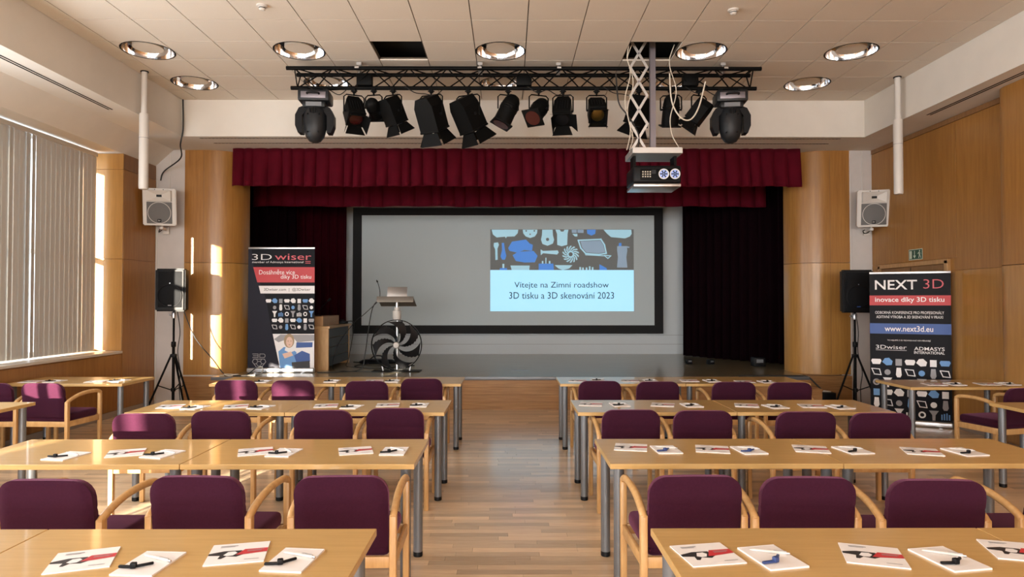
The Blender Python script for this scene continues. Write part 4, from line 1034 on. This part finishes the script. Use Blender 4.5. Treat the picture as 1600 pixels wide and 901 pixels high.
mkflat('photo_print', [ell(U(312), V(652), .010, .008, 8), ell(U(330), V(652), .010, .008, 8), ell(U(321), V(676), .018, .006, 8)], 'print_hair', ph, -.0058)
mkflat('photo_print', [PP([(275, 735), (330, 720), (345, 745), (290, 765)])], 'print_skin', ph, -.0054)
mkflat('photo_print', [PP([(365, 660), (468, 660), (466, 692), (362, 696)]), PP([(350, 745), (400, 715), (450, 735), (452, 785), (365, 790)])], 'print_blue', ph, -.0053)
mkflat('photo_print', [PP([(335, 790), (450, 780), (452, 832), (340, 832)])], 'print_black', ph, -.0055)
emblem(p, U(128), V(782), .21, 'print_grey', -.0052)
# right banner on the floor
pa0, pb0 = Vector((4.95, 9.27)), Vector((5.79, 8.84)); dd = pb0 - pa0; W = dd.length; H = 2.06
rz = math.degrees(math.atan2(dd.y, dd.x))
t, p = banner_base('roll_up_banner', 'dark roll-up banner with red and blue bands, standing on the floor at right', ((pa0.x + pb0.x) / 2, (pa0.y + pb0.y) / 2, 0), rz, W, H)
def U(cx): return -W / 2 + (cx - 38) / (494 - 38) * W
def V(cy): return H - (cy - 45) / (885 - 45) * H
def PP(l): return [(U(a), V(b)) for a, b in l]
text('title_lettering', 'NEXT', 'print_white', p, U(190), V(117), U(310) - U(70), V(92) - V(144), -.0044, .012)
text('title_lettering', '3D', 'print_pink', p, U(400), V(114), U(456) - U(345), V(90) - V(140), -.0044, -.01)
mkflat('red_band', [rect(U(38), U(494), V(230), V(176))], 'print_red', p, -.0044)
text('slogan_lettering', 'inovace díky 3D tisku', 'print_white', p, U(264), V(202), U(458) - U(70), V(186) - V(220), -.0052, .012)
text('subtitle_lettering', 'ODBORNÁ KONFERENCE PRO PROFESIONÁLY', 'print_white', p, U(263), V(268), U(456) - U(70), V(259) - V(278), -.0052)
text('subtitle_lettering', 'ADITIVNÍ VÝROBA A 3D SKENOVÁNÍ V PRAXI', 'print_white', p, U(263), V(292), U(450) - U(77), V(283) - V(302), -.0052)
mkflat('blue_band', [rect(U(38), U(494), V(387), V(330))], 'print_blue', p, -.0044)
text('address_lettering', 'www.next3d.eu', 'print_white', p, U(260), V(358), U(396) - U(125), V(345) - V(376), -.0052, .006)
text('caption_lettering', 'TO NEJLEPŠÍ Z 3D TECHNOLOGIÍ VÁM PŘINÁŠEJÍ', 'print_white', p, U(260), V(422), U(380) - U(138), V(417) - V(428), -.0052)
text('logo_lettering', '3Dwiser', 'print_white', p, U(160), V(460), U(248) - U(72), V(449) - V(470), -.0052)
mkflat('logo_stroke', [rect(U(72), U(248), V(479), V(475))], 'print_grey', p, -.0052)
text('logo_lettering', 'ADMASYS', 'print_white', p, U(373), V(465), U(457) - U(290), V(456) - V(475), -.0052, .006)
text('logo_lettering', 'INTERNATIONAL', 'print_white', p, U(373), V(486), U(457) - U(290), V(479) - V(494), -.0052, .006)
for m, P in icons(random.Random(9), U(42), U(490), V(850), V(515), 7, 6).items():
    for q in P: mkflat('part_picture', q, m, p, -.0046)

# ================================================================== EXIT SIGN
ex = thing('exit_sign', 'green emergency exit sign above the door on the right wall', 'sign', (XR - .001, 9.73, 2.336), -90)
bm = B(); box(bm, (0, -.006, 0), (.33, .012, .155), I4, .002); mk('sign_plate', bm, 'exit_white', ex, False)
mkflat('sign_field', [rect(-.155, .155, -.068, .068)], 'exit_green', ex, -.0126)
sy = -.0134
mkflat('pictogram', [rect(-.145, -.085, -.058, .055)] + [rect(-.030, -.014, -.02, .055), [(-.055, -.015), (.011, -.015), (-.022, -.058)]] +
       [ell(.10, .045, .013, .013, 12), [(.075, .03), (.10, .028), (.112, -.01), (.085, -.014)], [(.085, -.012), (.10, -.012), (.085, -.058), (.07, -.055)], [(.098, -.012), (.112, -.01), (.135, -.055), (.122, -.058)], [(.10, .028), (.108, .02), (.138, .0), (.134, .01)], [(.075, .03), (.08, .022), (.052, .0), (.05, .01)]], 'exit_white', ex, sy)

# ================================================================== THINGS ON THE STAGE
# desk
dk = thing('stage_desk', 'wooden speaker desk with dark side panel behind the roll-up banner', 'desk', (-3.50, 12.15, ZST))
bm = B(); bx(bm, -.50, .47, -.75, -.70, 0, .70); mk('end_panel', bm, 'desk_wood', dk, False)
bm = B(); bx(bm, .30, .475, -.762, -.745, 0, .70, .004); mk('end_post', bm, 'beech', dk, False)
bm = B(); bx(bm, -.50, .47, .70, .75, 0, .70); mk('end_panel', bm, 'beech', dk, False)
for i in range(4):
    bm = B(); bx(bm, .44, .462, -.70, .70, .06 + .16 * i, .212 + .16 * i, .004); mk('side_board', bm, 'desk_panel', dk, False)
bm = B(); bx(bm, -.50, -.47, -.70, .70, 0, .70); mk('side_panel', bm, 'desk_wood', dk, False)
bm = B(); bx(bm, -.53, .50, -.78, .78, .70, .74, .005); mk('desktop', bm, 'beech', dk, False)
rs = B(); bx(rs, -3.75, -3.13, 11.43, 12.50, ZST + .74, ZST + .905, .006); o = mk('desk_riser', rs, 'desk_wood', None, False); tag(o, 'small wooden riser box on the speaker desk', 'box')
m_ = thing('desk_microphone', 'gooseneck microphone on the speaker desk riser', 'microphone', (-3.26, 11.62, ZST + .905))
bm = B(); lathe(bm, [(.05, 0), (.05, .015), (.02, .02)], 16); mk('base', bm, 'black_plastic', m_)
bm = B(); tube(bm, smooth_path([(0, 0, .015), (.02, 0, .10), (.09, 0, .19), (.15, 0, .25)], 5), .006, 6); mk('gooseneck', bm, 'black_metal', m_)
bm = B(); tube(bm, [(.15, 0, .25), (.165, 0, .265), (.20, 0, .30), (.205, 0, .305)], [.008, .02, .02, .006], 10); mk('capsule', bm, 'black_plastic', m_)
sb = thing('control_box', 'small black box with cables on the speaker desk', 'box', (-3.12, 12.72, ZST + .74))
bm = B(); box(bm, (0, 0, .025), (.16, .24, .05), I4, .01); mk('case', bm, 'black_plastic', sb)
bm = B(); box(bm, (0, 0, .06), (.06, .10, .03), RZ(20), .008); mk('handset', bm, 'black_plastic', sb)
bm = B(); tube(bm, smooth_path([(.05, .05, .03), (.16, .0, .05), (.24, -.1, 0.0), (.25, -.3, -.3), (.24, -.5, -.6), (.25, -.7, -.73), (.5, -.85, -.733)], 6), .007, 6); mk('cable', bm, 'cable_black', sb)
# lectern with a turbine wheel foot
lt = thing('lectern', 'lectern standing on a black bladed turbine wheel', 'lectern', (-1.86, 11.25, ZST))
bm = B(); bx(bm, -.40, .40, -.16, .16, 0, .012, .003); mk('base_plate', bm, 'black_metal', lt, False)
WR, WZ = .42, .435
M = T(0, 0, WZ) @ RX(90)
bm = B(); lathe(bm, [(WR - .012, -.03), (WR, -.03), (WR, .03), (WR - .012, .03)], 56, M, False)
lathe(bm, [(WR - .012, .03), (WR - .012, -.03)], 56, M, False); mk('wheel_rim', bm, 'black_metal', lt)
bm = B(); lathe(bm, [(.02, .075), (.045, .065), (.052, .04), (.052, -.05)], 24, M); mk('hub', bm, 'white_plastic', lt)
bm0 = B()
N = 16; lead, trail = [], []
for i in range(N + 1):
    r = .05 + (WR - .062) * i / N; u = i / N
    a = .95 * u ** 1.25; wdt = .26 + .36 * u ** .7
    ser = .055 * (1 if i % 2 else 0) * (u > .25)
    lead.append((r, a + wdt * .5)); trail.append((r, a - wdt * .5 + ser))
def P3(r, a, y): return Vector((r * math.cos(a), y, r * math.sin(a)))
vf = [[bm0.verts.new(P3(r, a, -.030 * (1 if k == 0 else -1) - .004)) for r, a in (lead, trail)[k]] for k in (0, 1)]
vb = [[bm0.verts.new(P3(r, a, -.030 * (1 if k == 0 else -1) + .004)) for r, a in (lead, trail)[k]] for k in (0, 1)]
for i in range(N):
    bm0.faces.new((vf[0][i], vf[0][i + 1], vf[1][i + 1], vf[1][i])); bm0.faces.new((vb[0][i], vb[1][i], vb[1][i + 1], vb[0][i + 1]))
    bm0.faces.new((vf[0][i], vb[0][i], vb[0][i + 1], vf[0][i + 1])); bm0.faces.new((vf[1][i], vf[1][i + 1], vb[1][i + 1], vb[1][i]))
bm0.faces.new((vf[0][0], vf[1][0], vb[1][0], vb[0][0])); bm0.faces.new((vf[0][N], vb[0][N], vb[1][N], vf[1][N]))
bl = mk('blade', bm0, 'blade_metal', lt)
for k in range(7):
    o = bl if k == 0 else inst('blade', bl, lt)
    o.matrix_local = T(0, 0, WZ) @ RY(360 / 7 * k + 12)
bm = B(); cyl(bm, (0, .055, .012), (0, .055, WZ + .5), .022); mk('rear_post', bm, 'silver', lt)
for s in (-1, 1):
    bm = B(); cyl(bm, (s * .22, 0, .012), (s * .235, 0, .085), .018, 10); mk('wheel_foot', bm, 'silver', lt)
bm = B(); lathe(bm, [(.05, .84), (.06, .86), (.072, .88), (.072, 1.0), (.05, 1.01), (.045, 1.06)], 24, T(0, .03, 0)); mk('column_collar', bm, 'white_plastic', lt)
bm = B(); cyl(bm, (0, .03, 1.05), (0, .03, 1.15), .028, 16); mk('column', bm, 'silver', lt)
M = T(0, .02, 1.155) @ RX(-20)
bm = B(); box(bm, (0, .02, 0), (.60, .40, .018), M, .004); mk('tray', bm, 'tray_metal', lt)
bm = B(); box(bm, (0, -.185, -.03), (.60, .012, .10), T(0, .02, 1.155) @ RX(-20), .003); mk('tray_front', bm, 'tray_metal', lt)
lm = thing('lectern_microphone', 'thin gooseneck microphone at the left edge of the lectern', 'microphone', (-2.13, 11.20, ZST + 1.215))
bm = B(); lathe(bm, [(.018, 0), (.018, .02)], 12); mk('base', bm, 'black_plastic', lm)
bm = B(); tube(bm, smooth_path([(0, 0, .01), (0, 0, .10), (-.02, 0, .20), (-.04, 0, .26)], 5), .005, 6); mk('gooseneck', bm, 'black_metal', lm)
bm = B(); tube(bm, [(-.04, 0, .255), (-.045, 0, .27), (-.055, 0, .295)], [.007, .013, .006], 8); mk('capsule', bm, 'black_plastic', lm)
lp = thing('laptop', 'open silver laptop seen from behind on the lectern', 'laptop', (-1.85, 11.22, ZST + 1.19), 3)
bm = B(); box(bm, (0, .16, .07), (.33, .23, .014), RX(-20) @ T(0, 0, -.02), .004); mk('keyboard_base', bm, 'silver', lp)
bm = B(); box(bm, (0, 0, .115), (.33, .010, .215), RX(-18) @ T(0, .0, -.005), .003); mk('screen_lid', bm, 'silver', lp)
bm = B(); tube(bm, smooth_path([(-2.14, 11.2, 1.70), (-2.25, 11.2, 1.55), (-2.32, 11.22, 1.2), (-2.38, 11.25, .8), (-2.45, 11.2, .54), (-2.8, 11.05, .512), (-3.1, 10.98, .512)], 6), .008, 6)
tag(mk('lectern_cable', bm, 'cable_black'), 'black cable hanging from the lectern and trailing over the stage', 'cable')
bm = B(); tube(bm, smooth_path([(-2.17, 11.26, 1.66), (-2.4, 11.28, 1.45), (-2.62, 11.5, 1.30), (-2.95, 11.7, .9), (-2.98, 11.5, .53), (-2.7, 11.2, .51), (-2.35, 11.1, .51), (-2.1, 11.05, .51)], 6), .006, 6)
tag(mk('stage_cable', bm, 'cable_black'), 'thin black cable looping between the lectern and the desk', 'cable')
bm = B(); tube(bm, smooth_path([(-2.95, 12.9, .511), (-2.6, 12.6, .511), (-2.75, 12.1, .511), (-2.45, 11.7, .511), (-2.1, 11.8, .511), (-1.7, 12.2, .511)], 6), .008, 6)
tag(mk('stage_cable', bm, 'cable_black'), 'black cable lying on the stage floor behind the lectern', 'cable')
bg_ = thing('cable_bag', 'flat black bag lying on the stage floor behind the lectern', 'bag', (-2.45, 12.7, ZST))
bm = B(); lathe(bm, [(.34, 0), (.36, .03), (.28, .07), (.1, .085)], 20, Matrix.Diagonal((1, .45, 1, 1))); mk('body', bm, 'black_plastic', bg_)
bm = B(); tube(bm, smooth_path([(-.15, 0, .07), (-.05, -.02, .14), (.08, .02, .13), (.16, 0, .07)], 5), .012, 6); mk('strap', bm, 'black_plastic', bg_)
# cable bundle at the left end of the stage edge
bm = B(); P = [(-5.00, 10.42, 1.55), (-4.85, 10.5, 1.1), (-4.62, 10.62, .75), (-4.45, 10.60, .54), (-4.30, 10.55, .515), (-4.1, 10.62, .515), (-4.0, 10.72, .60), (-3.9, 10.75, .62), (-3.92, 10.70, .515), (-4.2, 10.50, .515), (-4.4, 10.52, .515)]
tube(bm, smooth_path(P, 6), .008, 6); tag(mk('speaker_cable', bm, 'cable_black'), 'cable running from the left loudspeaker to the stage edge', 'cable')
bm = B(); P = [(-4.48, 10.52, .513), (-4.35, 10.60, .513), (-4.2, 10.55, .53), (-4.3, 10.48, .513), (-4.42, 10.56, .53), (-4.25, 10.62, .513), (-4.12, 10.52, .513), (-3.95, 10.58, .513)]
tube(bm, smooth_path(P, 6), .009, 6); tag(mk('cable_coil', bm, 'cable_white'), 'tangle of pale cable on the left stage edge', 'cable')
bm = B(); P = [(3.55, 10.45, .512), (4.1, 10.46, .512), (4.45, 10.45, .514), (4.60, 10.42, .50), (4.70, 10.38, .40), (4.78, 10.32, .30)]
tube(bm, smooth_path(P, 6), .012, 6); tag(mk('edge_cable', bm, 'cable_black'), 'black cable along the right stage edge dropping to the floor', 'cable')
# step and case right of the stage
sp = thing('stage_step', 'low wooden step against the right end of the stage front', 'step', (4.40, 10.20, 0))
bm = B(); bx(bm, -.24, .24, -.17, .17, 0, .33); mk('riser', bm, 'stage_front', sp, False)
bm = B(); bx(bm, -.25, .25, -.18, .18, .33, .36, .004); mk('tread', bm, 'stage_front', sp, False)
cs = thing('equipment_case', 'low black case with cables beside the right tripod', 'case', (4.87, 10.50, 0))
bm = B(); bx(bm, -.14, .14, -.14, .14, 0, .26, .01); mk('case_body', bm, 'black_plastic', cs)
bm = B(); tube(bm, smooth_path([(-.1, -.05, .265), (0, .06, .272), (.1, -.04, .268), (0, -.09, .275), (-.08, .02, .272)], 5), .008, 6); mk('cable', bm, 'cable_white', cs)
# small gear by the right curtain
for k, (x, yv, s, lab) in enumerate(((4.45, 12.1, .20, 'small dark stage box near the right curtain'), (3.35, 12.6, .10, 'tiny dark connector box on the stage floor, left of the others'), (3.72, 12.5, .11, 'tiny dark connector box on the stage floor, middle'))):
    t = thing('stage_box', lab, 'box', (x, yv, ZST), 10 * k, 'stage boxes')
    bm = B(); box(bm, (0, 0, s * .4), (s, s, s * .8), I4, .008); mk('case', bm, 'black_plastic', t)
    bm = B(); box(bm, (0, -s * .505, s * .5), (s * .6, s * .02, s * .3)); mk('connector_panel', bm, 'leg_metal', t, False)
